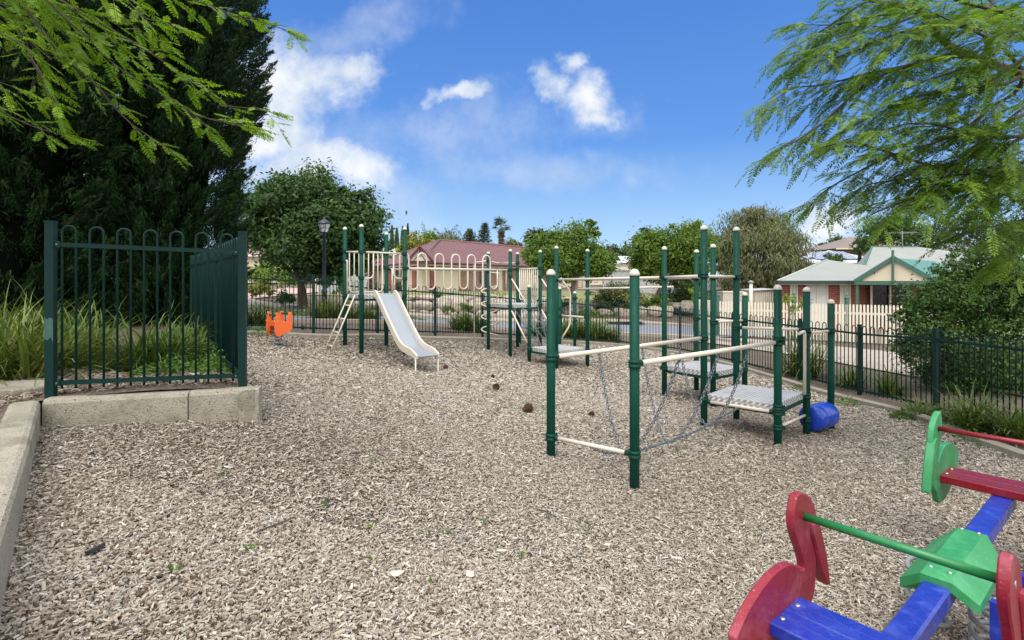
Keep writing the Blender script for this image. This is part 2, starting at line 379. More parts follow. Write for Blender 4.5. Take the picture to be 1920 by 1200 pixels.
def sheet(name,poly,mat,off,step=.4,zfun=None,label=None,cat=None,kind='structure'):
    """a sheet over a polygon (strip list of left/right edge points), draped on the terrain"""
    L,Rr=poly; n=len(L); V=[]; k=0; rows=[]
    def resample(P):
        P=[Vector((p[0],p[1],0)) for p in P]; out=[]
        for a,b in zip(P[:-1],P[1:]):
            for i in range(8): out.append(a.lerp(b,i/8))
        out.append(P[-1]); return out
    L,Rr=resample(L),resample(Rr); wmax=max((a-b).length for a,b in zip(L,Rr)); m=max(2,int(wmax/step))
    A=np.array([[(a.lerp(b,j/m))[:2] for j in range(m+1)] for a,b in zip(L,Rr)])
    Z=(zfun(A[...,0],A[...,1]) if zfun else TZ(A[...,0],A[...,1]))+off
    V=np.concatenate([A,Z[...,None]],-1).reshape(-1,3); ny,nx=A.shape[:2]
    idx=np.arange(nx*ny).reshape(ny,nx); FQ=np.stack([idx[:-1,:-1],idx[:-1,1:],idx[1:,1:],idx[1:,:-1]],-1).reshape(-1,4)
    o=npmesh(name,V,FQ,mat,smooth=True); return tag(o,label,cat,kind=kind)
def cr(P,n=6):      # Catmull-Rom through points
    P=[Vector(p) for p in P]; out=[]
    for i in range(len(P)-1):
        p0=P[max(0,i-1)];p1=P[i];p2=P[i+1];p3=P[min(len(P)-1,i+2)]
        for k in range(n):
            s=k/n; out.append(.5*((2*p1)+(p2-p0)*s+(2*p0-5*p1+4*p2-p3)*s*s+(3*p1-p0-3*p2+p3)*s**3))
    out.append(P[-1]); return out
ASPH=M('asphalt',(.175,.195,.225),.9,var=.12,scale=2,bump=.3,bscale=160,speck=(.3,.3,.3),sscale=140,sthr=.68)
PATH=M('path_concrete',(.34,.295,.25),.9,var=.14,scale=2.5,dirt=(.25,.215,.18),dthr=.6)
PAVE=M('drive_pavers',(.42,.30,.25),.9,var=.15,scale=4)
LAWN=M('lawn',(.16,.17,.05),.95,var=.35,scale=3,dirt=(.22,.20,.10),dthr=.55,dscale=1.5,bump=.4,bscale=80)
near_edge=[(-13.5,15.5),(-9.5,15.2),(-6.4,15.4),(-3.6,17.0),(-.5,18.2),(3,18.6),(6,17.6),(8.2,16.4),(10.5,14.2),(12.5,10.5),(13.5,6),(14,0),(14,-8)]
far_edge=[(-20,31),(-15.0,26.0),(-10.4,20.6),(-5.6,21.2),(-2,22.5),(2.5,23),(6.6,24.3),(8.6,22.6),(10.5,20.5),(0,0)]
near_edge=[tuple(p)[:2] for p in cr([(*p,0) for p in near_edge],3)]
FE=[(-22,33),(-14.9,27),(-9.8,21.0),(-6.3,20.4),(-2,22.6),(2.5,23.1),(5.6,23.4),(8.4,21.6),(10.3,18.6)]
NE=[(-18,20),(-13,16),(-8.6,13.0),(-5.6,13.2),(-3.2,15.9),(-1.6,17.6),(1.4,18.5),(4.2,18.3),(6.1,17.3),(7.2,15.9)]
FE=[tuple(p)[:2] for p in cr([(*p,0) for p in FE],4)]; NE=[tuple(p)[:2] for p in cr([(*p,0) for p in NE],4)]
sheet('road',(NE,FE),ASPH,.03,label='grey bitumen road curving behind the fence',cat='road')
def offs(P,d):
    out=[]
    for i,p in enumerate(P):
        a=Vector(P[max(0,i-1)]);b=Vector(P[min(len(P)-1,i+1)]); t_=(b-a).normalized(); out.append((p[0]-t_.y*d,p[1]+t_.x*d))
    return out
def strip_kerb(name,P,w,h,mat,label,cat='kerb',below=.15,zs=None):
    mb=MB(); Q=offs(P,w); n=len(P)
    vs=[]
    for i in range(n):
        for p in (P[i],Q[i]):
            z=zs[i] if zs else tz(*p)
            vs.append((p[0],p[1],z-below)); vs.append((p[0],p[1],z+h))
    fs=[]
    for i in range(n-1):
        a=i*4; b=a+4
        fs+=[(a,b,b+1,a+1),(a+1,b+1,b+3,a+3),(a+3,b+3,b+2,a+2)]
    fs+=[(0,1,3,2),((n-1)*4,(n-1)*4+2,(n-1)*4+3,(n-1)*4+1)]
    mb.add(vs,fs); o=mb.build(name,mat); return tag(o,label,cat,kind='structure')
strip_kerb('road_kerb',FE,.32,.12,PATH,'pale concrete kerb along the far side of the road')
strip_kerb('road_kerb',offs(NE,-.3),.3,.1,PATH,'pale concrete kerb along the playground side of the road')
FW=offs(FE,.33); sheet('footpath',(FW[8:],offs(FW,1.3)[8:]),PATH,.06,label='pale concrete footpath beyond the road',cat='footpath')
sheet('footpath',([(4.9,17.0),(6.2,15.6),(7.3,13.2),(8.0,10),(8.6,6),(9,2)],[(7.3,17.2),(8.6,16.0),(9.8,14),(11,11),(11.5,6),(11.8,2)]),PATH,.035,label='pinkish concrete path running in front of the cream picket fence',cat='footpath')
sheet('driveway',([(-15.2,26.2),(-17.5,36),(-19,45)],[(-11.6,23.0),(-13.2,33),(-13.8,45)]),PAVE,.05,label='pinkish paved driveway climbing to the houses on the left',cat='driveway')
sheet('lawn',([(-12,30.5),(-3,29.2),(4,29.5),(9,30.5)],[(-12,38),(-3,41),(4,41),(10,42)]),LAWN,.05,label='strip of dry lawn in front of the maroon roofed house',cat='lawn')
# raised bed behind the concrete wall
A_=(-3.36,3.80); B_=(-1.99,4.19); BEDZ=CZ-.86
wallL=[(-.55,.35),(-1.0,.92),(-1.73,1.81),(-2.5,2.76),A_]
def bedz(x,y):
    r=BEDZ+.03*np.sin(x*2.1+y)*np.cos(y*1.7-x); return r
bed_l=[(-1.0,-1.5),(-1.08,.85),(-1.82,1.75),(-3.42,3.76),(-3.40,3.87),(-2.03,4.27),(-2.45,4.85),(-3.95,7.05),(-5.2,8.85),(-6.2,10.6)]
bed_r=[(-7,-1.5),(-7,.7),(-8,2),(-9,4),(-10,5),(-11,6),(-12,7),(-13,9),(-14,11),(-15,13)]
sheet('garden_bed',(bed_l,bed_r),BED,0,.25,bedz,'raised mulch garden bed held by the concrete wall','garden bed')

# ------------------------------------------------------------ wood chips
KL=[(-5.2,8.9),(-5.3,9.8),(-5.0,10.35),(-4.1,10.8),(-3.1,12.05),(-1.95,12.6),(-.8,13.75),(1.1,14.35),(2.9,14.7),(4.15,13.9),(4.8,12.2),(5.15,10.3),(5.28,9.3),(5.5,8.2),(5.58,7.4),(5.42,6.2),(5.3,4),(5.2,0)]
KL=[tuple(p)[:2] for p in cr([(*p,0) for p in KL],4)]
CHIPZ=[(-.64,.3),(-1.1,.92),(-1.84,1.83),(-2.6,2.78),(-3.44,3.86),(-1.95,4.24),(-2.36,4.75),(-3.95,7.05),(-5.1,8.8)]+KL[2:]
strip_kerb('edging_kerb',KL,.13,.075,KERB,'thin concrete edging between woodchips and fence')
BEDPOLY=[(-2.1,4.45),(-2.6,5.2),(-3.2,5.0),(-3.8,5.0),(-5.2,5.2),(-6.2,4.5),(-5.2,3.4),(-3.4,1.9),(-2.2,1.5),(-2.12,1.75),(-3.6,3.78),(-3.45,4.02)]
def chips():
    V=[];Q=[];A=[];base=0
    zones=[(1.4,2.9,19000,.0165,True),(2.9,5.4,15000,.019,False),(5.4,8.5,9000,.024,False),(8.5,15,3600,.036,False)]
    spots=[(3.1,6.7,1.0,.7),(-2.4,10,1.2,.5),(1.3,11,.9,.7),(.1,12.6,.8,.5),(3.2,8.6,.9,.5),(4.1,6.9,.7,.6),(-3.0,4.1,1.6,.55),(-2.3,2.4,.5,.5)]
    for y0,y1,den,L,boxy in zones+[(1.4,5.6,2600,.036,True)]:
        bed=den==2600
        w=y1*1.08+1.0; n=int((y1-y0)*2*w*den)
        x=RNG.uniform(-w,w,n); y=RNG.uniform(y0,y1,n)
        k=(np.abs(x)<y*1.08+1.0)&inpoly(x,y,BEDPOLY if bed else CHIPZ); x=x[k];y=y[k];n=len(x)
        z=(bedz(x,y) if bed else TZ(x,y))+RNG.uniform(.002,.030,n)
        l=L*RNG.lognormal(0,.34,n); wd=l*RNG.uniform(.14,.38,n); th=RNG.uniform(.0015,.005,n)
        yaw=RNG.uniform(0,2*np.pi,n); p=RNG.normal(0,.25,n); r=RNG.normal(0,.4,n)
        ax=np.stack([np.cos(yaw)*np.cos(p),np.sin(yaw)*np.cos(p),np.sin(p)],-1)
        ay=np.stack([-np.sin(yaw)*np.cos(r),np.cos(yaw)*np.cos(r),np.sin(r)],-1); az=np.cross(ax,ay)
        c=np.stack([x,y,z],-1); hx=ax*(l/2)[:,None]; hy=ay*(wd/2)[:,None]; hz=az*th[:,None]
        sk=hx*RNG.uniform(-.3,.3,n)[:,None]; tp=RNG.uniform(.55,1,n)[:,None]
        top=[c-hx-hy*tp+sk,c+hx-hy,c+hx+hy*tp-sk,c-hx+hy]
        tint=np.clip(RNG.normal(.58,.26,n),0,1)
        pn=.5+.5*np.sin(x*1.3+2*np.sin(y*.8))*np.cos(y*1.1+1.5*np.sin(x*.9)); tint=np.clip(tint-.10*pn+.03+(.06 if y0>5 else .02 if y0>2.5 else 0),0,1)
        if bed: tint=tint*RNG.choice([.45,.8,1.05],n)
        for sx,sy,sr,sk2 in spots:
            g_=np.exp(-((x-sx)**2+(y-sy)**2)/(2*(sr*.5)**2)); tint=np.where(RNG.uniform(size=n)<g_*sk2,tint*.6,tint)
        if boxy:
            vs=np.stack(top+[q-hz*2 for q in top],1).reshape(-1,3)
            f=np.array([[0,1,2,3],[0,4,5,1],[1,5,6,2],[2,6,7,3],[3,7,4,0]])
            fq=(np.arange(n)*8)[:,None,None]+f[None]; Q.append(fq.reshape(-1,4)+base); A.append(np.repeat(tint,5)); base+=8*n
        else:
            vs=np.stack(top,1).reshape(-1,3); Q.append((np.arange(n)*4)[:,None]+np.arange(4)[None]+base); A.append(tint); base+=4*n
        V.append(vs)
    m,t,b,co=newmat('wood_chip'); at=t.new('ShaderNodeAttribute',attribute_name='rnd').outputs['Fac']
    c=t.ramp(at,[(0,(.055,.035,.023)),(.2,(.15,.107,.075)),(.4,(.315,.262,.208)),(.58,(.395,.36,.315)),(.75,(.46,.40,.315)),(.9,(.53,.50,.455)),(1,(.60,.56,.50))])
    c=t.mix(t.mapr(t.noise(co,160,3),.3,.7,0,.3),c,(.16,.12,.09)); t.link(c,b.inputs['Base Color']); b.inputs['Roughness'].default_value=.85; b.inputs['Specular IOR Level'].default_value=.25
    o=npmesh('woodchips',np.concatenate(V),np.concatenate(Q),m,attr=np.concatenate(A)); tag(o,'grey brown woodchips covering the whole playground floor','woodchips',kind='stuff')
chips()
# ------------------------------------------------------------ concrete walls
def concrete_wall(name,P,h_top,base,th,label,joints=()):
    """swept wall with rounded top edges; P is the face line, body to the left of it"""
    Q=offs(P,th); mb=MB(); n=len(P)
    T=[Vector((Q[i][0]-P[i][0],Q[i][1]-P[i][1],0)) for i in range(n)]
    prof=[(0,-.5),(0,h_top-.03),(.012,h_top-.009),(.035,h_top),(th-.035,h_top),(th-.01,h_top-.01),(th,h_top-.03),(th,-.5)]
    vs=[]
    for i in range(n):
        d=T[i].normalized()
        for a,z in prof:
            zz=CZ+(base(i)-.3 if z==-.5 else z); vs.append((P[i][0]+d.x*a*T[i].length/th,P[i][1]+d.y*a*T[i].length/th,zz))
    k=len(prof); fs=[]
    for i in range(n-1):
        for j in range(k-1): fs.append((i*k+j,(i+1)*k+j,(i+1)*k+j+1,i*k+j+1))
    mb.add(vs,fs,False); mb.add([vs[j] for j in range(k)],[tuple(range(k))]); mb.add([vs[(n-1)*k+j] for j in range(k)],[tuple(range(k))[::-1]])
    return tag(mb.build(name,CONC,origin=(P[0][0],P[0][1],CZ+h_top)),label,'retaining wall')
def line(a,b,n): return [(lerp(a[0],b[0],i/n),lerp(a[1],b[1],i/n)) for i in range(n+1)]
J=(lerp(A_[0],B_[0],.655),lerp(A_[1],B_[1],.655)); g_=.004
concrete_wall('concrete_wall',line((A_[0]+.01,A_[1]+.002),(J[0]-g_,J[1]-g_*.3),6),-.848,lambda i:-1.1,.15,'low concrete retaining wall block under the short fence panel, left of the joint')
ret=[(J[0]+g_,J[1]+g_*.3)]+line((lerp(A_[0],B_[0],.75),lerp(A_[1],B_[1],.75)),B_,4)
concrete_wall('concrete_wall',ret,-.845,lambda i:-1.12,.15,'low concrete retaining wall block at the corner, right of the joint')
concrete_wall('concrete_wall',[(B_[0]+.002,B_[1]+.012)]+line((-2.38,4.75),(-5.05,8.75),8),-.85,lambda i:-1.12-.03*i,.15,'concrete retaining wall running back along the woodchips beside the side fence')
concrete_wall('concrete_wall',[tuple(p)[:2] for p in wallL],-.846,lambda i:-1.5,.17,'long concrete retaining wall along the left edge of the woodchips')
# ------------------------------------------------------------ bow top fences
def bow_fence(name,posts,label,group=None,H=1.2,first_post=True,last_post=True,period=.166,pw=.05,post_extra=None):
    """posts: list of (x,y,zbase rel to eye, height)"""
    P=[(Vector((x,y,CZ+z)),h) for x,y,z,h in posts]
    root=thing(name,P[0][0],label,'fence',group)
    for i,(b,h) in enumerate(P):
        if (i==0 and not first_post) or (i==len(P)-1 and not last_post): continue
        d=(P[min(i+1,len(P)-1)][0]-P[max(0,i-1)][0]); d.z=0; d.normalize(); n=Vector((-d.y,d.x,0))
        mb=MB(); mb.obox(b+Vector((0,0,h/2-.15)),d*pw/2,n*pw/2,(0,0,h/2+.15)); po=mb.build('post',FENCE,root)
        c=MB(); c.obox(b+Vector((0,0,h+.006)),d*(pw/2+.003),n*(pw/2+.003),(0,0,.006)); c.build('post_cap',FENCE,po)
    for (a,ha),(b,hb) in zip(P[:-1],P[1:]):
        d=(b-a); L=math.hypot(d.x,d.y); dh=Vector((d.x,d.y,0)).normalized(); n=Vector((-dh.y,dh.x,0))
        zf=lambda s: a.z+(b.z-a.z)*s/L; hf=lambda s: ha+(hb-ha)*s/L
        k=max(1,round((L-.06)/period)); per=(L-.05)/k; off=.025+per*.25; r=per*.25; mb=MB()
        def pt(s,z): return Vector((a.x,a.y,0))+dh*s+Vector((0,0,z))
        tops=.985; q=8 if L<8 else 6; rad=.0082
        for i in range(k):
            s0=off+i*per; s1=s0+2*r; z0=zf(s0)+.05; zt=zf(s0)+hf(s0)*tops-r
            pts=[pt(s0,z0),pt(s0,zt-.02)]
            for j in range(0,9):
                an=math.pi*(1-j/8); pts.append(pt(s0+r+r*math.cos(an),zt+r*math.sin(an)))
            pts+=[pt(s1,zt-.02),pt(s1,z0)]
            mb.tube(pts,rad,q)
        pn=mb.build('pickets',FENCE,root)
        for fr,hh in ((.875,.032),(.075,.032)):
            m2=MB(); p0=pt(.024,zf(0)+hf(0)*fr); p1=pt(L-.024,zf(L)+hf(L)*fr)
            m2.bar(p0,p1,.026,hh)
            for pp,s in ((p0,1),(p1,-1)):
                m2.obox(pp+dh*.02*s,dh*.02,n*.019,(0,0,.022))
            rl=m2.build('rail',FENCE,root)
            if (a-Vector((0,0,CZ))).length<6:
              for pp,s in ((p0,1),(p1,-1)):
                m3=MB(); m3.cyl(pp+dh*.02*s-n*.024,pp+dh*.02*s+n*.024,.006,8); m3.build('bolt',CHAIN,rl)
    return root
LF=(-3.23,3.86); RF=(-2.235,4.40)
bow_fence('bow_top_fence',[(-3.415,3.95,-.852,1.285),(-2.167,4.29,-.85,1.236)],'short dark green bow top fence panel standing above the concrete wall, front left',period=.183,pw=.056)
bow_fence('bow_top_fence',[(-2.20,4.335,-.85,1.236),(-3.15,5.7,-.85,1.24),(-4.12,7.1,-.84,1.24),(-5.1,8.5,-.84,1.24),(-5.55,9.8,-.9,1.22)],'dark green bow top fence running back along the left garden bed',first_post=False,pw=.05)
far=[(-7.1,10.95,-.93),(-5.5,10.95,-.985),(-4.13,11.1,-1.07),(-3.15,12.5,-1.24),(-1.88,13.05,-1.33),(-.78,14.1,-1.45),(1.15,14.75,-1.63),(3.0,15.0,-1.78),(4.5,14.3,-1.9)]
bow_fence('bow_top_fence',[(*p,1.2) for p in far],'long dark green bow top fence across the back of the playground by the road')
rt=[(4.5,14.3,-1.9),(5.15,12.4,-1.93),(5.62,10.4,-1.94),(5.93,9.1,-1.95),(6.07,7.64,-1.89),(6.12,6.0,-1.87),(6.15,4.2,-1.87),(6.15,2.2,-1.87)]
bow_fence('bow_top_fence',[(*p,1.2) for p in rt],'dark green bow top fence down the right side in front of the leafy bush',first_post=False)

PATCH=M('scuffed_paint',(.035,.10,.085),.6,var=.3,scale=30)
fp=[o for o in bpy.data.objects if o.name=='post' and o.parent and o.parent.name=='bow_top_fence'][0]
b_=Vector((-3.415,3.95,CZ-.852)); d_=Vector((1.248,.34,0)).normalized(); n_=Vector((-d_.y,d_.x,0)); m=MB()
m.prism([b_-n_*.0285+d_*x+Vector((0,0,z)) for x,z in ((-.027,.43),(-.01,.415),(.012,.44),(.027,.40),(.027,.57),(.008,.585),(-.012,.57),(-.027,.59))],n_,.002); m.build('scuffed_patch',PATCH,fp)
# ------------------------------------------------------------ climbing play structure
E1=Vector((.8,.6,0)); E2=Vector((.6,-.8,0))
def XY(p,z): return Vector((p[0],p[1],CZ+z))
PS=thing('play_structure',(.9,9.5,tz(.9,9.5)),'big climbing frame of dark green posts with cream rails, steel slide and hanging chains','play structure')
PR=.042
T2=Vector((-2.88,10.2,0)); T1=T2-E2*.9; T4=T2+E1*.9; T3=T1+E1*.9
U6=T4+E1*2.65; U5=T3+E1*2.65; U8=U6+E1*.9; U7=U5+E1*.9
L9=U6+E2*.7; L10=L9+E1*.9; L11=L9+E2*.9; L12=L11+E1*.9
D22=L11+E2*2.7; D23=L12+E2*2.7; D24=D22+E2*.9; D25=D23+E2*.9
Q17=Vector((2.40,6.67,0)); Q18=Vector((3.10,7.37,0)); Q19=Vector((3.035,6.09,0)); Q20=Vector((3.75,6.79,0)); Q21=Vector((4.27,7.14,0))
C15=Vector((.372,5.1,0)); C16=Vector((1.05,4.57,0))
B13=Vector((.2,14.0,0)); B14=Vector((1.66,14.1,0))
posts={ # name: (xy, top, base, clamp heights)
'1':(T1,1.11,-1.38,(.62,.42,-.29)),'2':(T2,1.09,-1.41,(.56,.06,-.29)),'3':(T3,1.05,-1.45,(.60,.29,-.29)),'4':(T4,1.09,-1.49,(.55,.26,.05,-.29)),
'5':(U5,.72,-1.75,(.5,.25,-.58)),'6':(U6,.74,-1.76,(.27,.11,-.58)),'7':(U7,.74,-1.77,(.47,.3,-.58)),'8':(U8,.75,-1.79,(.32,.11,-.58)),
'9':(L9,-.08,-1.8,(-.62,-1.49)),'10':(L10,-.13,-1.85,(-.62,-.79,-1.49)),'11':(L11,.73,-1.87,(.03,-1.49)),'12':(L12,.70,-1.9,(.03,-.79,-1.49)),
'13':(B13,-.27,-1.66,(-.45,)),'14':(B14,-.27,-1.76,(-.45,-1.04)),
'15':(C15,.115,-1.69,(-.73,-1.49)),'16':(C16,.105,-1.8,(-.71,-1.485)),
'17':(Q17,.70,-1.82,(.07,-.71,-1.46)),'18':(Q18,.75,-1.93,(.06,-.64,-1.46)),'19':(Q19,-.04,-1.87,(-.655,-.70,-1.44,-1.5,-1.67)),'20':(Q20,-.075,-2.0,(-.62,-.67,-1.46,-1.76)),
'21':(Q21,-.243,-2.0,(-.66,)),'22':(D22,.58,-1.93,(.06,-1.44)),'23':(D23,.56,-1.97,(.06,-.66,-1.44)),'24':(D24,.57,-1.92,(.06,-.63,-1.44)),'25':(D25,-.18,-1.97,(-.63,-.67,-1.44))}
for k,(p,top,base,cl) in posts.items():
    mb=MB(); mb.cyl(XY(p,base-.35),XY(p,top-.055),PR,18); po=mb.build('post',GREEN,PS)
    c=MB(); c.lathe(XY(p,top-.06),[(PR+.003,0),(PR+.003,.018),(PR*.96,.032),(PR*.75,.047),(PR*.4,.057),(.004,.06)],18); c.build('cap',CAP,po)
    for z in cl:
        c=MB(); c.lathe(XY(p,z-.035),[(PR,0),(PR+.011,.002),(PR+.011,.026),(PR+.006,.03),(PR+.006,.04),(PR+.011,.044),(PR+.011,.068),(PR,.07)],18)
        a=float(k)*1.3; e=Vector((math.cos(a),math.sin(a),0))
        c.obox(XY(p,z)+e*(PR+.02),e*.016,Vector((-e.y,e.x,0))*.008,(0,0,.026)); c.build('clamp',GCOL,po)
def rail(p,q,zp,zq=None,r=.019,name='rail',inset=.05,n=12):
    zq=zp if zq is None else zq; a,b=XY(p,zp),XY(q,zq); d=(b-a).normalized()
    mb=MB(); mb.cyl(a+d*inset,b-d*inset,r,n)
    ob=mb.build(name,CREAM,PS)
    for pt,s in ((a,1),(b,-1)):
        c=MB(); c.cyl(pt+d*s*inset*.8,pt+d*s*(inset+.035),r+.006,n); c.build('socket',GCOL,ob)
    return ob
def path(pts,rad,k=6):     # fillet the corners of a polyline
    P=[Vector(p) for p in pts]; out=[P[0]]
    for i in range(1,len(P)-1):
        a,b,c=P[i-1],P[i],P[i+1]; r=min(rad,(a-b).length*.49,(c-b).length*.49)
        s=b+(a-b).normalized()*r; e=b+(c-b).normalized()*r
        for j in range(k+1):
            t_=j/k; out.append(s*(1-t_)**2+b*2*t_*(1-t_)+e*t_*t_)
    out.append(P[-1]); return out
def pipe(pts,r=.016,rad=.06,name='rail',n=10,mat=CREAM,parent=PS,k=6):
    mb=MB(); mb.tube(path(pts,rad,k),r,n); return mb.build(name,mat,parent)
def deck(a,b,c,d,z,th=.085):
    mb=MB(); cen=(a+b+c+d)/4; q=[cen+(p-cen)*.94 for p in (a,b,c,d)]
    mb.prism([XY(p,z-th/2) for p in q],(0,0,1),th,bev=.006); o=mb.build('deck',PLATE,PS)
    m=MB()
    for i in range(4):
        p0,p1=q[i],q[(i+1)%4]; m.bar(XY(p0.lerp(p1,.03),z-th-.02),XY(p1.lerp(p0,.03),z-th-.02),.03,.035)
    m.build('deck_frame',GCOL,o); return o
deck(T1,T2,T4,T3,-.262); deck(U6,U8,U7,U5,-.545); deck(L11,L12,L10,L9,-1.455); deck(D24,D25,D23,D22,-1.40); deck(Q19,Q20,Q18,Q17,-1.415)
# tower guard rails
def guard(a,b,ztop,zbot,n,inset=.09,rb=.011):
    d=(b-a).normalized(); L=(b-a).length; o=rail(a,b,ztop,r=.016)
    mb=MB(); s0=a+d*inset; s1=b-d*inset
    mb.tube(path([XY(s0,ztop-.01),XY(s0,zbot+.03),XY(s1,zbot+.03),XY(s1,ztop-.01)],.09),.013,10)
    for i in range(1,n+1):
        p=s0.lerp(s1,i/(n+1)); mb.cyl(XY(p,zbot+.03),XY(p,ztop-.005),rb,8)
    mb.build('guard_bars',CREAM,PS)
guard(T1,T3,.60,-.26,6); guard(U8,U7,.31,-.5,8)
rail(T1,T2,.60,.56,r=.016)
rail(T2,T4,.56,.55,r=.017)
for p,s in ((T2,1),(T4,-1)):
    d=(T4-T2).normalized()*s
    pipe([XY(p+d*.24,.54),XY(p+d*.24,.06),XY(p+d*.05,.05)],.014,.11,'hand_hold')
for p,s in ((T1,1),):
    pipe([XY(T1+E2*.05,.42),XY(T1+E2*.13,.42),XY(T1+E2*.13,-.26)],.015,.08,'hand_hold')
pipe([XY(T3+E2*.3,.27),XY(T3+E2*.3,-.26)],.013,.05,'hand_hold')
# ladder on the left side of the tower
lm=(T1+T2)/2; out=-E1; lad=MB(); tops=[lm+E2*s*.17 for s in(-1,1)]
for tp in tops: lad.tube([XY(tp+out*.02,-.27),XY(tp+out*.52,-1.40)],.015,8)
lad_o=lad.build('ladder',CREAM,PS)
for i in range(4):
    t_=(i+.8)/4.4; m=MB(); z=lerp(-.27,-1.4,t_); o_=out*lerp(.02,.52,t_); m.cyl(XY(tops[0]+o_,z),XY(tops[1]+o_,z),.013,8); m.build('rung',CREAM,lad_o)
# slide
sc=(T2+T4)/2+E2*.03; w=.192
prof=[(0,-.262),(.06,-.275),(.17,-.37),(.5,-.70),(.85,-1.03),(1.02,-1.145),(1.18,-1.19),(1.45,-1.225),(1.56,-1.24)]
prof=[(p.x*1.16,p.y-.03*p.x/1.56) for p in cr([(a,b,0) for a,b in prof],5)]
sl=MB(); vs=[];fs=[]
for s,z in prof:
    for e in (-w,w): vs.append(XY(sc+E2*s+E1*e,z))
    for e in (-w,w): vs.append(XY(sc+E2*s+E1*e,z-.012))
for i in range(len(prof)-1):
    a=i*4;b=a+4; fs+=[(a,b,b+1,a+1),(a+2,a+3,b+3,b+2)]
sl.add(vs,fs,True); slide=sl.build('slide',CREAM,PS)
sl2=MB(); sl2.add([v+Vector((0,0,.004)) for i,v in enumerate(vs) if i%4<2],[(i*2,i*2+2,i*2+3,i*2+1) for i in range(len(prof)-1)],True); sl2.build('slide_bed',STEEL,slide)
for sgn in (-1,1):
    m=MB(); r1=[];
    for i,(s,z) in enumerate(prof):
        a=prof[max(0,i-1)];b=prof[min(len(prof)-1,i+1)]; t_=Vector((b[0]-a[0],b[1]-a[1])).normalized(); n=Vector((-t_.y,t_.x)) if t_.x>0 else Vector((0,1))
        h=.078*min(1,(1.88-s)/.29)+.01 if s>1.5 else .088
        p0=(s-n.x*.03,z-n.y*.03); p1=(s+n.x*h,z+n.y*h); r1.append((p0,p1))
    k=len(r1); vv=[]
    for e in (w-.004,w+.028):
        for p0,p1 in r1: vv+= [XY(sc+E2*p0[0]+E1*e*sgn,p0[1]),XY(sc+E2*p1[0]+E1*e*sgn,p1[1])]
    ff=[]
    for i in range(k-1):
        a=i*2;b=a+2;o=2*k; ff+=[(a,b,b+1,a+1),(o+a,o+a+1,o+b+1,o+b),(a+1,b+1,o+b+1,o+a+1),(a,o+a,o+b,b)]
    ff+=[(0,1,2*k+1,2*k),(2*k-2,4*k-2,4*k-1,2*k-1)]
    m.add(vv,ff,False); m.build('side_rail',CREAM,slide)
    m=MB(); p=sc+E2*1.77+E1*sgn*(w+.02); m.cyl(XY(p,-1.28),XY(p,-1.85),.014,8); m.build('slide_leg',CREAM,slide)
# hoop bridge between the towers
rail(T4,U6,.257,r=.021); rail(T3,U5,.257,r=.021)
mid0=(T3+T4)/2; span=2.65; top,bot=.60,-.18; N=6; per=span/(N+.35); r_=per*.25; pts=[]
s=.10; x0=s
hoop=[XY(mid0+E1*s,.0)]
def arc(c,z,up):
    return [XY(mid0+E1*(c-r_*math.cos(a)),z+(r_*math.sin(a) if up else -r_*math.sin(a))) for a in [math.pi*j/8 for j in range(9)]]
for i in range(N):
    s0=.10+i*per; hoop+=arc(s0+r_,top-r_,True)
    if i<N-1 or True: hoop+=arc(s0+3*r_,bot+r_,False)
hoop.append(XY(mid0+E1*(.10+N*per),.25))
m=MB(); m.tube(hoop,.0165,10); hp=m.build('hoop_ladder',CREAM,PS)
m=MB()
for i in range(2*N): 
    p=mid0+E1*(.10+i*2*r_); m.cyl(XY(p-E2*.43,.257),XY(p+E2*.43,.257),.010,8)
m.build('cross_bars',CREAM,hp)
# fire pole, top arch and spiral climber at the second tower
FP=U5+Vector((-.37,.36,0)); pipe([XY(FP,-1.9),XY(FP,.46),XY(U5,.5)],.016,.08,'fire_pole')
pipe([XY(U5,.5),XY(U5+E1*.45-E2*.12,.44),XY(U7,.47)],.014,.2); 
pipe([XY(U5+E1*.25,.44),XY(U6+E1*.1-E2*.1,.44),XY(U6-E1*.02-E2*.05,.27)],.014,.08)
SPc=(U5+U7)/2-E2*.42-E1*.12; hx=[]
for i in range(4*22+1):
    a=2*math.pi*i/22; hx.append(XY(SPc+Vector((.21*math.cos(a+.6),.21*math.sin(a+.6),0)),lerp(-.12,-1.42,i/88)))
m=MB(); m.tube(hx,.0165,9); spi=m.build('spiral_climber',CREAM,PS)
m=MB(); m.tube(path([XY(SPc,-2),XY(SPc,.22),XY(SPc+E2*.42,.2)],.08),.018,9); m.build('spiral_pole',CREAM,spi)
# sloping rails and chain net from the second tower to the low deck
rail(U6,L9,.11,-.60,r=.017); rail(U8,L10,.11,-.60,r=.017); rail(U6,L9,-.62,-1.45,r=.017); rail(U8,L10,-.62,-1.45,r=.017)
def chain(pts,pitch=.034,rw=.0042,w=.011,name='chain',lod=8,parent=PS):
    P=[Vector(p) for p in pts]; seg=[(b-a).length for a,b in zip(P[:-1],P[1:])]; tot=sum(seg); n=max(1,int(tot/pitch)); m=MB(); j=0; acc=0
    for i in range(n):
        s=(i+.5)*tot/n
        while j<len(seg)-1 and acc+seg[j]<s: acc+=seg[j]; j+=1
        t_=(P[j+1]-P[j]).normalized(); c=P[j]+t_*(s-acc)
        x=t_.cross(Vector((0,0,1)) if abs(t_.z)<.95 else Vector((1,0,0))).normalized(); y=t_.cross(x)
        a=x*math.cos(.785)+y*math.sin(.785) if i%2 else x*math.cos(-.785)+y*math.sin(-.785)
        l=pitch*.62; ring=[]
        for q in range(lod):
            an=2*math.pi*q/lod; cx=math.cos(an); ring.append(c+t_*(l*cx)+a*(w*math.sin(an)*1.15))
        m.tube(ring,rw,5,closed=True)
    return m.build(name,CHAIN,parent)
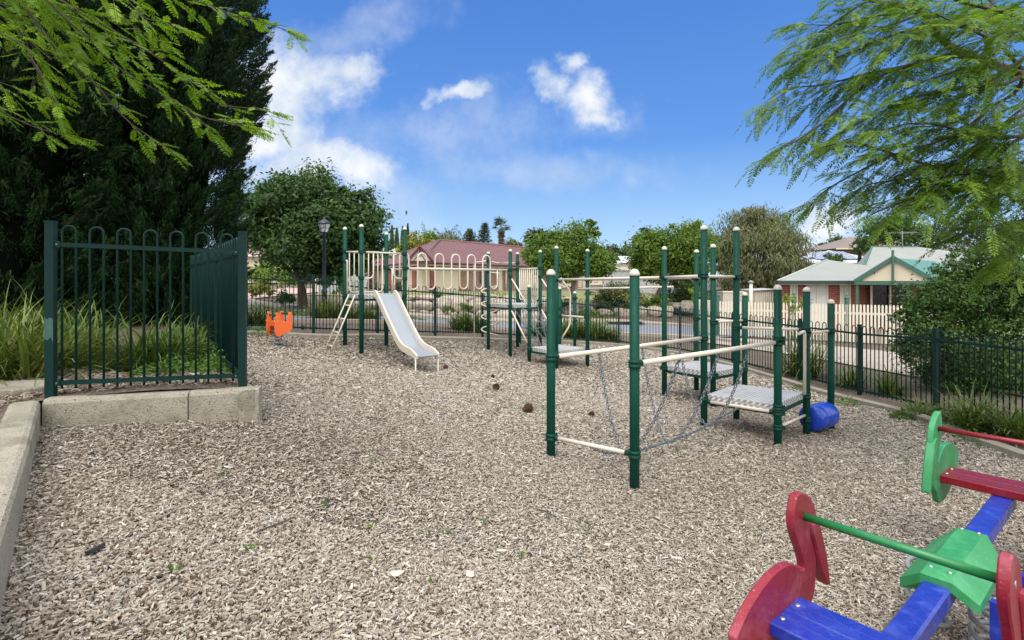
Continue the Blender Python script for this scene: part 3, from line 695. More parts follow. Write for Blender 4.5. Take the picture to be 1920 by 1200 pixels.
def sag(a,b,d,n=14): return [a.lerp(b,i/n)-Vector((0,0,d*4*(i/n)*(1-i/n))) for i in range(n+1)]
a0,a1=XY(U6,-.60),XY(U8,-.60); b0,b1=XY(L9,-1.47),XY(L10,-1.47)
for i in range(4):
    s0=.1+i*.27; 
    for s1 in (s0-.27,s0+.27):
        if 0<s1<1.02: chain(sag(a0.lerp(a1,s0),b0.lerp(b1,s1),.03),.045,.006,.015,'net_chain',6)
chain(sag(a0.lerp(b0,.5),a1.lerp(b1,.5),.06),.045,.006,.015,'net_chain',6)
pipe([XY(L10+E1*.04,.07),XY(L10+E1*.33,-.24),XY(L10+E1*.33,-1.02),XY(L10+E1*.05,-1.34)],.019,.1,'hand_hold')
rail(L10,L12,-.79)
rail(B13,B14,-.45,r=.014)
# overhead bars to the third deck
rail(L11,D22,.03,.06,r=.023); rail(L12,D23,.03,.06,r=.023); rail(L11,L12,.03,r=.018)
rail(D22,Q17,.06,r=.023); rail(Q17,Q18,.06,r=.019); rail(D23,D24,.06,r=.017)
g0=XY((L11+L12)/2+E2*.18,-.165); g1=XY((L11+L12)/2+E2*2.54,-.10)
m=MB(); m.cyl(g0,g1,.019,10); gl=m.build('trapeze_bar',CREAM,PS)
for t_ in (.05,.5,.95):
    p=g0.lerp(g1,t_); top_=Vector((p.x,p.y,CZ+.05)); chain([top_,p+Vector((0,0,.015))],.03,.004,.01,'hanger_chain',6,parent=gl)
m=MB(); 
for t_ in (.05,.5,.95):
    p=g0.lerp(g1,t_); m.cyl(Vector((p.x,p.y,CZ+.045))-E1*.43,Vector((p.x,p.y,CZ+.045))+E1*.43,.012,8)
m.build('hanger_bars',CREAM,gl)
rail(D24,D25,-.63,-.64); rail(D23,D25,-.66,-.67,r=.016)
# front deck, chain bridge and log roll
rail(Q18,Q20,-.64,-.62); rail(Q17,Q19,-1.50,-1.50,r=.02); rail(Q19,Q20,-1.67,-1.70,r=.017)
rail(C15,Q17,-.73,-.71,r=.024); rail(C16,Q19,-.71,-.697,r=.024); rail(C15,C16,-1.49,-1.485,r=.019)
d_=(Q20-Q19).normalized(); pipe([XY(Q20-d_*.15+Vector((-.1,-.1,0)),-.65),XY(Q20-d_*.06+Vector((-.02,-.03,0)),-.63),XY(Q20-d_*.06+Vector((-.02,-.03,0)),-1.43)],.019,.05,'hand_hold')
def on_bar(px,p,zp,q,zq):
    k=(px-960)/F; t_=(k*p.y-p.x)/((q.x-p.x)-k*(q.y-p.y)); return XY(p.lerp(q,t_),lerp(zp,zq,t_))
lo0=XY((C15+C16)/2,-1.50); lo1=XY((Q17+Q19)/2,-1.51)
base=[lo0,lo0.lerp(lo1,.09)+Vector((0,0,-.10)),lo0.lerp(lo1,.25)+Vector((0,0,-.155)),lo0.lerp(lo1,.45)+Vector((0,0,-.165)),lo0.lerp(lo1,.65)+Vector((0,0,-.135)),lo0.lerp(lo1,.85)+Vector((0,0,-.06)),lo1]
base=cr(base,5); chain(base,lod=9,rw=.0058,w=.0125)
bp=lambda t_: base[int(t_*(len(base)-1))]
def drape(a,m_,b):
    out=[]
    for p,q in ((a,m_),(m_,b)):
        pr=q if p is a else p; 
        hi=p if p is a else q; lo=m_
        k=[]
        for i in range(11):
            t_=i/10; pt=hi.lerp(lo,t_); pt.z=hi.z+(lo.z-hi.z)*(1-(1-t_)**1.75) ; k.append(pt)
        out+= k if p is a else k[::-1][1:]
    return out
for pa,tm,pb in ((1123,.27,1275),(1203,.50,1349),(1271,.76,1405)):
    chain(drape(on_bar(pa,C15,-.73,Q17,-.71),bp(tm),on_bar(pb,C16,-.71,Q19,-.697)),lod=9,rw=.0058,w=.0125)
rail(Q20,Q21,-.665,r=.017)
BLUE=M('blue_plastic',(.012,.06,.46),.22,var=.15,scale=4,speck=(.25,.3,.5),sscale=40,sthr=.76)
ax=(Q21-Q20).normalized(); c0=Q20+ax*.075; L_=(Q21-Q20).length-.15; z=-1.765; rr=.165
def axl(prof,n=28):
    vs=[];fs=[]; up=Vector((0,0,1)); sd=ax.cross(up)
    for s,r in prof:
        for k in range(n):
            a=2*math.pi*k/n; vs.append(XY(c0+ax*s,z)+(up*math.cos(a)+sd*math.sin(a))*r)
    for i in range(len(prof)-1):
        for k in range(n): fs.append((i*n+k,i*n+(k+1)%n,(i+1)*n+(k+1)%n,(i+1)*n+k))
    return vs,fs
m=MB(); m.add(*axl([(-.0,.02),(.0,.06),(.012,rr*.82),(.03,rr*.96),(.05,rr),(L_*.30,rr),(L_*.315,rr*.985),(L_*.34,rr*.985),(L_*.355,rr),(L_-.05,rr),(L_-.03,rr*.96),(L_-.012,rr*.82),(L_,.06),(L_,.02)]),smooth=True)
rl=m.build('roll_barrel',BLUE,PS); m=MB(); m.cyl(XY(Q20,z),XY(Q21,z),.017,10); m.build('axle',CREAM,rl)

# ------------------------------------------------------------ seesaw
RED=M('red_plastic',(.22,.008,.022),.42,scratch=(.42,.12,.16),var=.2,scale=3,speck=(.5,.2,.25),sscale=60,sthr=.74,dirt=(.30,.05,.075),dthr=.56,dscale=5)
REDP=M('red_gloss',(.19,.006,.014),.28,scratch=(.33,.06,.08),var=.1)
GRN=M('green_plastic',(.022,.22,.075),.45,scratch=(.14,.42,.22),var=.18,scale=3,speck=(.2,.5,.3),sscale=60,sthr=.74,dirt=(.05,.28,.11),dthr=.55,dscale=6)
GRP=M('green_gloss',(.015,.17,.05),.3,var=.1)
BLP=M('blue_timber',(.010,.028,.30),.32,scratch=(.08,.13,.48),var=.25,scale=5,dirt=(.035,.065,.40),dthr=.57,dscale=9,speck=(.2,.24,.5),sscale=70,sthr=.75)
GREY=M('grey_spring',(.22,.23,.24),.5,var=.15)
BOLT=M('bolt_steel',(.55,.55,.56),.3,metal=.9)
SB=Vector((.77,.63,0)).normalized(); SN=Vector((SB.y,-SB.x,0))      # along the beam; along the seats
H0=Vector((1.226,2.27,0)); H1=H0+SN*.655
SS=thing('seesaw',(2.45,2.86,tz(2.45,2.86)),'spring seesaw with blue beam, green hub, red and green bird panels, nearest the bottom right','seesaw')
def pl(px,py,P0,n):
    d=Vector(((px-960)/F,1,-(py-HY)/F)); k=P0.dot(n)/d.dot(n); return d*k
def uv(cx,cy):
    p=pl(1340+cx/2.7276,760+cy/2.7276,Vector((H0.x,H0.y,-.995)),SN); return ((p-Vector((H0.x,H0.y,0))).dot(SB),p.z)
bird=[uv(*q) for q in [(400,456),(420,443),(445,446),(475,470),(496,520),(507,590),(505,650),(500,760),(498,860),(488,960),(455,1060),(420,1190),(330,1290),(210,1330),(110,1290),(86,1200),(98,1150),(150,1040),(222,925),(300,838),(370,802),(425,832),(437,815),(418,735),(404,700),(384,620),(384,540)]]
beak=[uv(*q) for q in [(468,600),(480,588),(504,590),(520,650),(542,760),(558,890),(550,908),(536,895),(520,850),(500,780),(482,700),(467,640)]]
sm_=lambda P: [(p.x,p.y) for p in cr([(a,b,0) for a,b in P+[P[0]]],4)[:-1]]
BIRD=sm_(bird); BEAK=sm_(beak)
ctr=(H0+SN*.3275)
CEN=ctr+SB*1.06
def uvpt(base,u,v,sgn): return XY(base+SB*(u*sgn),v)
for sgn,hm,pm,seatm,nm in ((1,GRP,RED,BLP,'near'),(-1,REDP,GRN,REDP,'far')):
    c=CEN-SB*1.06*sgn
    hb=MB(); a=XY(c-SN*.3275,-.995); b=XY(c+SN*.3275,-.995); hb.cyl(a+SN*.012,b-SN*.012,.0165,16); hbo=hb.build('handle_bar',hm,SS)
    for e in (-1,1):
        m=MB(); bb=c+SN*(.3275*e)
        m.prism([uvpt(bb,u,v,sgn) for u,v in BIRD],SN,.034,bev=.006); po=m.build('bird_panel',pm,SS)
        m=MB(); m.prism([uvpt(bb+SN*.004,u,v,sgn) for u,v in BEAK],SN,.05,bev=.008); m.build('beak',pm,po)
        m=MB(); m.lathe(XY(bb,-.995),[(.001,0)],8) if False else m.cyl(XY(bb-SN*.019,-.995),XY(bb+SN*.019,-.995),.012,10); m.build('bolt',BOLT,po)
    for k in range(2):
        m=MB(); u0=-.31+k*.1345; m.prism([uvpt(c-SN*0,u0+du,-1.345+dz,sgn)-SN*0 for du,dz in ((.002,-.025),(.130,-.025),(.134,-.022),(.134,.022),(.128,.027),(.069,.0265),(.067,.0235),(.065,.0265),(.006,.027),(0,.022),(0,-.022))],SN,.62)
        so_=m.build('seat',seatm,SS)
        for e in (-.29,.29):
            m=MB(); m.lathe(XY(c+SN*e+SB*(u0+.06)*sgn,-1.319),[(.011,0),(.011,.003),(.006,.006)],10); m.build('screw',BOLT,so_)
m=MB()
bz=-1.418; hw,hh=.052,.045
pr=[(-hw+.01,-hh),(hw-.01,-hh),(hw,-hh+.01),(hw,hh-.01),(hw-.01,hh),(-hw+.01,hh),(-hw,hh-.01),(-hw,-hh+.01)]
m.prism([XY(CEN+SN*a,bz+b) for a,b in pr],SB,2.5); m.build('beam',BLP,SS)
# hub cover: faceted roof over the beam
def hub(s,n,z): return XY(CEN+SB*s+SN*n,z)
m=MB(); zt,ze=-1.332,-1.415; HO=-.085
rim=[(-.455,-.055,zt-.012),(-.415,-.135,ze),(.20,-.135,ze),(.345,-.055,zt-.012),(.345,.055,zt-.012),(.20,.135,ze),(-.415,.135,ze),(-.455,.055,zt-.012)]
rim=[(q[0]*.9+HO*.3,q[1]*1.08,q[2]) for q in rim]
T_=[hub(-.36+HO*.3,-.052,zt),hub(.27+HO*.3,-.052,zt),hub(.27+HO*.3,.052,zt),hub(-.36+HO*.3,.052,zt)]
rt_=[hub(*q) for q in rim]; rb_=[hub(q[0],q[1],q[2]-.045) for q in rim]
vs=T_+rt_+rb_; fs=[(0,1,2,3),(0,5,6,1),(0,4,5),(1,6,7),(2,3,10,9),(2,9,8),(3,11,10),(0,3,11,4),(1,7,8,2)]
fs+=[(4+i,12+i,12+(i+1)%8,4+(i+1)%8) for i in range(8)]; fs.append(tuple(range(12,20)))
m.add(vs,fs); hb=m.build('hub_cover',GRN,SS)
for s_ in (-.33,.27):
    for n_ in (-.035,.035): m=MB(); m.lathe(hub(s_-.03,n_,-1.334),[(.009,0),(.009,.006),(.004,.009)],8); m.build('screw',BOLT,hb)
for e in (-.13,.13):
    m=MB(); hl=[]
    gz=tz(CEN.x+SN.x*e,CEN.y+SN.y*e)-CZ
    for i in range(5*20+1):
        a=2*math.pi*i/20; hl.append(XY(CEN+SN*e+Vector((.085*math.cos(a),.085*math.sin(a),0)),lerp(-1.47,gz-.02,i/100)))
    m.tube(hl,.013,8); m.build('spring',GREY,SS)
for s_ in (-1,1):
    m=MB(); p=CEN+SB*.20*s_+SN*.2; m.prism([XY(p+SN*a,z) for a,z in ((-.05,-1.46),(.05,-1.46),(.05,-1.62),(.02,-1.66),(-.02,-1.66),(-.05,-1.62))],SB,.05); m.build('bracket',BLP,SS)

# ------------------------------------------------------------ orange spring rider
ORG=M('orange_plastic',(.72,.13,.025),.4,var=.08); SEAT=M('maroon_seat',(.10,.01,.012),.4)
rp=W(523,0,9.6); gz=tz(rp.x,rp.y)-CZ
SR=thing('spring_rider',(rp.x,rp.y,CZ+gz),'orange animal shaped spring rider with dark red seat by the far left fence','spring rider')
pd=Vector((.74,.67,0)).normalized(); pn=Vector((.67,-.74,0)).normalized()
cat=[(.10,.84),(.07,.94),(.14,1.0),(.24,.98),(.3,.9),(.31,.66),(.4,.605),(.55,.63),(.7,.61),(.73,.8),(.8,.97),(.9,1.0),(.99,.96),(1.02,.6),(1.0,.3),(.85,.17),(.6,.13),(.45,.08),(.3,0),(.14,.03),(.03,.2),(0,.42),(.03,.56),(-.03,.62),(.04,.66),(.06,.75)]
for e in (-1,1):
    m=MB(); o=rp+pn*(.215*e); m.prism([XY(o+pd*((u-.5)*.31),-.985+v*.435) for u,v in cat],pn,.03,bev=.005); m.build('animal_panel',ORG,SR)
def rbar(u,z,r,mat,nm): 
    m=MB(); p=rp+pd*((u-.5)*.31); m.cyl(XY(p-pn*.22,z),XY(p+pn*.22,z),r,10); m.build(nm,mat,SR)
rbar(.19,-.61,.013,GCOL,'handle_bar'); rbar(.88,-.59,.013,GCOL,'handle_bar'); rbar(.2,-.915,.012,GCOL,'foot_bar')
m=MB(); m.obox(XY(rp+pd*.02,-.84),pd*.11,pn*.185,(0,0,.03)); m.build('seat',SEAT,SR)
m=MB(); m.obox(XY(rp,-.895),pd*.07,pn*.13,(0,0,.03)); m.build('seat_frame',GREY,SR)
m=MB(); hl=[]
for i in range(81):
    a=2*math.pi*i/20; hl.append(XY(rp+Vector((.072*math.cos(a),.072*math.sin(a),0)),lerp(-.92,gz+.0,i/80)))
m.tube(hl,.014,7); m.build('spring',GREY,SR)
# ------------------------------------------------------------ foliage helpers
def nrm(a): return a/np.maximum(np.linalg.norm(a,axis=-1,keepdims=True),1e-9)
def leaf_quads(c,axis,nor,L,Wd,fold=.0):
    """rhombic leaves: centre, long axis, normal (n,3), length/width (n,)"""
    axis=nrm(axis); side=nrm(np.cross(nor,axis)); nn=np.cross(axis,side)
    L=np.asarray(L)[:,None]; Wd=np.asarray(Wd)[:,None]
    a=c-axis*L*.5; b=c+side*Wd*.5-axis*L*.05+nn*Wd*fold; d=c+axis*L*.5; e=c-side*Wd*.5-axis*L*.05+nn*Wd*fold
    return np.stack([a,b,d,e],1).reshape(-1,3), np.arange(len(c)*4).reshape(-1,4)
def rdir(n): return nrm(RNG.normal(size=(n,3)))
def crown_pts(lobes,n,clump=.2,clumps_per=26,shell=.75,flat=.7):
    """lobes: (x,y,z,r[,sz]) -> leaf centres, outward dirs"""
    P=[];O=[]; vol=np.array([l[3]**2 for l in lobes]); vol=vol/vol.sum()
    for l,w in zip(lobes,vol):
        k=max(8,int(clumps_per*min(1.8,w*len(lobes)))); d=rdir(k); rr=l[3]*(shell+(1-shell)*RNG.uniform(-1.2,1.35,k))[:,None]
        cc=np.array(l[:3])+d*rr*np.array([1,1,l[4] if len(l)>4 else .85])
        m=int(n*w); i=RNG.integers(0,k,m); cs=l[3]*clump*RNG.uniform(.5,1.5,k)
        off=RNG.normal(size=(m,3))*cs[i][:,None]*np.array([1,1,flat])
        P.append(cc[i]+off); O.append(nrm(d[i]*.8+nrm(off)*.6))
    return np.concatenate(P),np.concatenate(O)
def limbs(mb,base,top,lobes,r0,fork=.45,n=8,wob=.06):
    base=Vector(base); top=Vector(top); L=(top-base).length
    def wob_path(a,b,k,amp): 
        return [a.lerp(b,i/k)+(Vector((random.uniform(-1,1),random.uniform(-1,1),random.uniform(-.4,.4)))*amp*L if 0<i<k else Vector()) for i in range(k+1)]
    tr=wob_path(base-Vector((0,0,.2)),top,4,wob*.35); mb.tube(cr(tr,3),[lerp(r0*1.25,r0*.7,min(1,i/ (len(cr(tr,3))-1))) for i in range(len(cr(tr,3)))],n)
    for l in lobes:
        e=Vector(l[:3])+Vector((0,0,l[3]*.35)); s=tr[3].lerp(top,random.uniform(.2,1)); md=s.lerp(e,.5)+Vector((0,0,-.08*(e-s).length))
        p=cr([s,md,e],5); mb.tube(p,[lerp(r0*.5,r0*.08,i/(len(p)-1)) for i in range(len(p))],6)
        for q in range(4):
            a=p[random.randint(4,len(p)-3)]; d=Vector((random.gauss(0,1),random.gauss(0,1),random.gauss(.3,.6))).normalized()
            mb.tube([a,a+d*l[3]*.5,a+d*l[3]*.85+Vector((0,0,.05))],[r0*.16,r0*.09,r0*.03],5)
def tree(name,label,cat,base,lobes,n,leaf,mat,bark,r0=.12,group=None,clump=.2,cp=26,droop=0,wratio=.5,trunk_top=None,shell=.75,flat=.7,trunk=True):
    root=thing(name,base,label,cat,group)
    if trunk:
        mb=MB(); cz=min(l[2] for l in lobes); cx=sum(l[0] for l in lobes)/len(lobes); cy=sum(l[1] for l in lobes)/len(lobes)
        tt=trunk_top or (lerp(base[0],cx,.5),lerp(base[1],cy,.5),lerp(base[2],cz,.75)); limbs(mb,base,tt,lobes,r0); mb.build('trunk',bark,root)
    P,O=crown_pts(lobes,n,clump,cp,shell,flat); m=len(P)
    up=np.array([0,0,1.]); nor=nrm(O*.7+up*.5+RNG.normal(size=(m,3))*.5); ax=nrm(np.cross(nor,rdir(m))+O*.3-up*droop)
    L=leaf*RNG.uniform(.6,1.35,m); V,Q=leaf_quads(P,ax,nor,L,L*wratio*RNG.uniform(.7,1.2,m),.12)
    tint=np.clip(RNG.normal(.45,.22,m)+.18*RNG.normal(size=m)*0,0,1)
    npmesh('crown',V,Q,mat,root,tint); return root
def lobes_px(L,Y,dy=.6,jit=.5):   # (px,py,rpx) at depth Y
    out=[]
    for i,(px,py,r) in enumerate(L):
        yy=Y+random.uniform(-jit,jit)*r*Y/F*dy*2; p=W(px,py,yy); out.append((p.x,p.y,p.z,r*yy/F))
    return out
LF_DARK=leafmat('maple_leaf',(.022,.06,.014),(.065,.14,.032),(.17,.26,.07),.4)
LF_ASH=leafmat('ash_leaf',(.055,.12,.014),(.14,.235,.028),(.26,.35,.06),.4)
LF_OLIVE=leafmat('olive_leaf',(.065,.08,.026),(.145,.16,.062),(.26,.26,.12),.25)
LF_FAR=leafmat('far_leaf',(.02,.038,.014),(.05,.08,.03),(.10,.13,.05),.2)
LF_YEL=leafmat('yellow_leaf',(.10,.13,.012),(.26,.27,.02),(.40,.38,.05),.3)
LF_HEDGE=leafmat('hedge_leaf',(.08,.15,.012),(.21,.31,.025),(.35,.42,.06),.3)
LF_CON=leafmat('cypress_leaf',(.006,.018,.006),(.015,.046,.012),(.042,.10,.022),.12,.6,.2)
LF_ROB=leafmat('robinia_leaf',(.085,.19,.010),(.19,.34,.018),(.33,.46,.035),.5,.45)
LF_ROB2=leafmat('robinia_leaf_shaded',(.065,.145,.011),(.135,.25,.018),(.25,.37,.03),.5,.45)  # darker copy of robinia_leaf, shade of the right crown put into the colour
LF_BUSH=leafmat('bush_leaf',(.02,.055,.010),(.06,.135,.022),(.18,.28,.045),.35)
LF_VAR=leafmat('shrub_leaf',(.06,.09,.02),(.17,.20,.06),(.32,.34,.14),.25)
LF_STRAP=leafmat('strap_leaf',(.035,.075,.012),(.11,.175,.028),(.27,.30,.10),.3,.4)
LF_STRAPY=leafmat('strap_leaf_yellow',(.05,.09,.013),(.165,.22,.04),(.40,.38,.15),.3,.4)
LF_COVER=leafmat('cover_leaf',(.04,.10,.012),(.10,.20,.025),(.19,.30,.06),.3)
LF_PALM=leafmat('palm_leaf',(.03,.05,.025),(.07,.10,.05),(.14,.17,.09),.15)
LF_DRY=leafmat('dry_frond',(.10,.075,.05),(.19,.15,.10),(.28,.23,.16),.1)

# fronds: pinnate leaves of the robinias
def fronds(P,D,L,npair,lw,droop,mat,parent,name='foliage'):
    """P base (n,3), D direction (n,3), L length (n,)"""
    n=len(P); up=np.array([0,0,1.]); D=nrm(D); S=nrm(np.cross(D,up)+RNG.normal(size=(n,3))*.25); s=np.linspace(.12,1,npair)
    Vs=[];tint=[]
    ft=np.clip(RNG.normal(.5,.2,n),0,1)
    for j,sj in enumerate(s):
        c=P+D*(L*sj)[:,None]-up*(L*droop*sj**2)[:,None]; tg=nrm(D-up*(2*droop*sj))
        ll=L*lw*(.75+.5*math.sin(math.pi*min(1,sj*.95)))
        for e in (-1,1):
            ax=nrm(S*e+tg*.45-up*.28+RNG.normal(size=(n,3))*.12); nor=nrm(np.cross(ax,tg)*e+RNG.normal(size=(n,3))*.2)
            V,_=leaf_quads(c+ax*(ll*.5)[:,None],ax,nor,ll,ll*.30); Vs.append(V); tint.append(np.clip(ft+RNG.normal(0,.1,n),0,1))
    tip=P+D*L[:,None]-up*(L*droop)[:,None]; tg=nrm(D-up*2*droop); ll=L*lw
    V,_=leaf_quads(tip+tg*(ll*.5)[:,None],tg,nrm(np.cross(tg,S)),ll,ll*.30); Vs.append(V); tint.append(ft)
    # rachis as thin slivers
    a=P; b=P+D*(L*.5)[:,None]-up*(L*droop*.25)[:,None]; c2=tip; w=S*.0016
    for p,q in ((a,b),(b,c2)): Vs.append(np.stack([p-w,p+w,q+w,q-w],1).reshape(-1,3)); tint.append(ft*.9)
    V=np.concatenate(Vs); npmesh(name,V,np.arange(len(V)).reshape(-1,4),mat,parent,np.concatenate(tint))
def robinia(root,main,leafmat_,frond_L,npair,twig_step,twig_L,per,mb,dens=1,r0=.012,tw_r=.0035,droop=.28,twdroop=.25,thick=None,lw=.23):
    Pp=[];Dd=[];Ll=[]
    for bi,pts in enumerate(main):
        P=cr(pts,6); L=[0]
        for a,b in zip(P[:-1],P[1:]): L.append(L[-1]+(b-a).length)
        r=(thick[bi] if thick else r0); mb.tube(P,[lerp(r,r*.22,(l/L[-1])**.8) for l in L],6)
        s=L[-1]*.10; side=1
        while s<L[-1]:
            i=max(k for k in range(len(L)) if L[k]<=s); i=min(i,len(P)-2); t_=(P[i+1]-P[i]).normalized(); p=P[i]+t_*(s-L[i])
            lat=Vector((-t_.y,t_.x,0)); lat=lat.normalized() if lat.length>.1 else Vector((1,0,0)); side=-side
            d=(t_*random.uniform(.45,1.0)+lat*side*random.uniform(.3,1.1)+Vector((0,0,random.uniform(-.3,.5)))).normalized()
            tl=twig_L*random.uniform(.5,1.3)*(1.15-.55*s/L[-1]); k=max(3,int(tl/per*dens))
            tp=[p+d*tl*j/4-Vector((0,0,tl*twdroop*(j/4)**2)) for j in range(5)]
            mb.tube(tp,[tw_r,tw_r*.9,tw_r*.75,tw_r*.6,tw_r*.4],4,caps=False)
            sd=1
            for j in range(k):
                f=(j+1)/k; q=p+d*tl*f-Vector((0,0,tl*twdroop*f*f)); td=(d-Vector((0,0,2*twdroop*f))).normalized(); sd=-sd
                la=Vector((-td.y,td.x,0)); la=la.normalized() if la.length>.1 else lat
                dd=td*random.uniform(.5,1)+la*sd*random.uniform(.4,1)+Vector((0,0,random.uniform(-.25,.35)))
                if j==k-1: dd=td
                Pp.append(tuple(q)); Dd.append(tuple(dd)); Ll.append(frond_L*random.uniform(.65,1.2))
            s+=twig_step*random.uniform(.7,1.4)
        t_=(P[-1]-P[-2]).normalized()
        for e in (-.7,-.3,.1,.5): Pp.append(tuple(P[-1])); Dd.append(tuple(t_+Vector((-t_.y,t_.x,random.uniform(-.2,.2)))*e)); Ll.append(frond_L)
    fronds(np.array(Pp),np.array(Dd),np.array(Ll),npair,lw,droop,leafmat_,root)
    return len(Pp)
# --- upper left robinia: its trunk stands left of the frame, boughs reach over the fence
RL=thing('robinia_tree',(-5.2,2.6,BEDZ),'robinia overhanging the top left corner with bright lime feathery leaves','tree')
def px1(pts,Y0,Y1): return [W(x*.35,y*.35,lerp(Y0,Y1,i/(len(pts)-1))) for i,(x,y) in enumerate(pts)]
mb=MB(); TL=Vector((-5.2,2.6,BEDZ)); fork=TL+Vector((.5,.2,2.6)); mb.tube(cr([TL-Vector((0,0,.2)),TL+Vector((.1,.05,1.2)),fork],4),[.15,.145,.14,.135,.13,.125,.12,.115,.11],10)
Lm=[px1([(-420,-300),(60,-20),(200,130),(300,260),(420,380),(520,460),(600,560),(700,660),(800,730),(905,795)],3.0,3.3),
 px1([(-420,-260),(150,-60),(340,90),(430,170),(510,230),(560,300),(650,370),(740,430),(850,490)],2.9,3.2),
 px1([(-300,-320),(300,-10),(460,80),(600,160),(800,280),(900,350),(990,420),(1110,490),(1200,560),(1330,580),(1450,600)],3.0,3.5),
 px1([(850,490),(1000,590),(1130,640),(1260,665),(1340,690)],3.2,3.35),
 px1([(-420,300),(-150,520),(0,590),(70,630),(200,685),(330,720)],2.8,2.9),
 px1([(0,-420),(700,-110),(1000,-10),(1150,40),(1260,90),(1400,120),(1530,160)],3.2,3.6),
 px1([(200,-300),(600,-60),(680,0),(770,90),(860,120),(950,150)],2.9,3.1),
 px1([(-420,-100),(0,170),(130,250),(180,330),(230,430),(280,540)],2.7,2.8),
 px1([(-300,-250),(60,-30),(110,120),(150,250),(180,350),(240,450)],3.3,3.3),
 px1([(-420,200),(-60,400),(0,440),(90,470)],2.7,2.7),
 px1([(-300,-300),(150,-80),(300,60),(420,120),(560,240),(700,320)],3.5,3.6),
 px1([(-200,-330),(400,-80),(620,60),(760,180),(860,230)],3.4,3.5),
 px1([(-420,-200),(0,20),(130,60),(260,90),(400,230)],3.5,3.5),
 px1([(-420,-50),(-50,60),(60,130),(240,290),(330,320)],3.1,3.1)]
for b in Lm:
    if b[0] is not Lm[3][0]: mb.tube([fork-Vector((0,0,.15)),fork.lerp(b[0],.55)+Vector((0,0,.12)),b[0]],[.05,.03,.014],7)
n1=robinia(RL,Lm,LF_ROB,.13,12,.095,.24,.042,mb,r0=.0075,tw_r=.0026,droop=.15,twdroop=.15,lw=.2,thick=[.014,.012,.012,.006,.008,.010,.009,.010,.009,.007,.009,.009,.008,.008]); mb.build('trunk',TWIG,RL)
# --- big robinia on the right
RRp=(7.6,5.0,tz(7.6,5.0)); RR=thing('robinia_tree',RRp,'large spreading robinia filling the upper right with green feathery leaves','tree')
def px2(pts,Y0,Y1): return [W(1380+x*.4167,y*.4167,lerp(Y0,Y1,i/(len(pts)-1))) for i,(x,y) in enumerate(pts)]
mb=MB(); tb=Vector(RRp); f1=Vector((7.0,5.2,CZ+.9)); f2=Vector((6.2,5.3,CZ+1.9))
mb.tube(cr([tb-Vector((0,0,.2)),tb+Vector((-.15,.1,1.4)),f1,f2],5),[lerp(.17,.09,i/15) for i in range(16)],10)
Rm=[[f2]+px2([(1300,330),(1100,265),(1000,230),(930,180),(880,110),(840,60),(760,30),(600,0),(430,-40)],5.2,5.6),
 px2([(1110,270),(960,250),(800,290),(650,340),(560,400),(480,470),(380,560),(260,640),(180,680)],5.3,5.0),
 px2([(1140,240),(1125,150),(1130,70),(1150,0),(1100,-80)],5.3,5.5),
 [f1]+px2([(1296,780),(1100,770),(900,750),(700,690),(520,640),(400,660)],5.0,4.6),
 px2([(1150,470),(1050,570),(900,640),(700,700),(500,800),(400,860),(330,930)],5.4,5.2),
 [f1]+px2([(1340,900),(1230,880),(1080,840),(950,880),(800,900),(700,925),(610,965)],5.0,4.6),
 px2([(1300,330),(1250,420),(1100,500),(950,560),(800,570)],5.2,5.6),
 px2([(800,290),(600,330),(400,380),(250,400),(140,480)],5.3,5.2),
 px2([(880,110),(700,160),(560,220),(400,270),(250,280)],5.5,5.3),
 px2([(600,0),(500,60),(400,130),(300,190),(230,220)],5.6,5.6),
 px2([(840,60),(640,70),(450,110),(290,110)],5.5,5.8),
 [f1]+px2([(1380,960),(1296,1000),(1200,1010),(1090,1035),(1000,1060)],5.0,4.6),
 px2([(1300,330),(1180,200),(1000,120),(820,150),(680,230)],5.0,4.6),
 px2([(1300,330),(1200,380),(1000,400),(800,440),(620,520),(470,600)],5.0,4.8),
 px2([(1340,900),(1150,680),(950,480),(820,460)],5.6,6.0),
 px2([(1296,780),(1150,900),(950,820),(760,810),(600,830),(510,880)],5.2,5.2),
 px2([(1340,500),(1200,560),(1080,680),(900,830),(760,930)],4.8,4.5),
 px2([(1340,600),(1250,640),(1150,740),(1080,850),(1000,920)],4.6,4.4),
 px2([(1340,120),(1230,60),(1050,20),(900,-30),(700,-60)],5.0,5.0),
 px2([(1360,250),(1260,130),(1180,40),(1060,-60)],5.6,6.0),
 px2([(1300,330),(1150,300),(1000,320),(860,360),(720,420)],4.8,4.5),
 px2([(1340,120),(1200,150),(1080,130),(960,90),(850,40)],4.7,4.6),
 px2([(1340,600),(1200,620),(1050,600),(900,560),(760,560),(620,600)],4.7,4.5),
 px2([(1340,760),(1200,800),(1080,780),(980,800),(880,860)],4.6,4.5),
 px2([(840,60),(700,110),(560,150),(440,190),(350,260)],5.2,5.0),
 px2([(1400,200),(1300,260),(1200,330),(1120,420)],4.3,4.3),
 px2([(1420,420),(1320,470),(1220,540),(1140,640)],4.3,4.3),
 px2([(1420,640),(1330,700),(1240,780),(1180,880)],4.3,4.3),
 px2([(1420,20),(1320,90),(1220,180),(1150,260)],4.3,4.3),
 px2([(1380,960),(1330,1050),(1260,1110),(1190,1180)],4.8,4.6)]
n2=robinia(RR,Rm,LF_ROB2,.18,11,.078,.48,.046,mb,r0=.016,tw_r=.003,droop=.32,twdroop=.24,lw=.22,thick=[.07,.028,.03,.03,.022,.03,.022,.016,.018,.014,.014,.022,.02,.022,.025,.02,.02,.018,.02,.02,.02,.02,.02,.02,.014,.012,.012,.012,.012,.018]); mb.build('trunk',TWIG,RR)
print('fronds',n1,n2)
CORE=M('inner_twig_mass',(.002,.0035,.0015),1,var=.4,spec=.05,scale=14,bump=1,bscale=30)
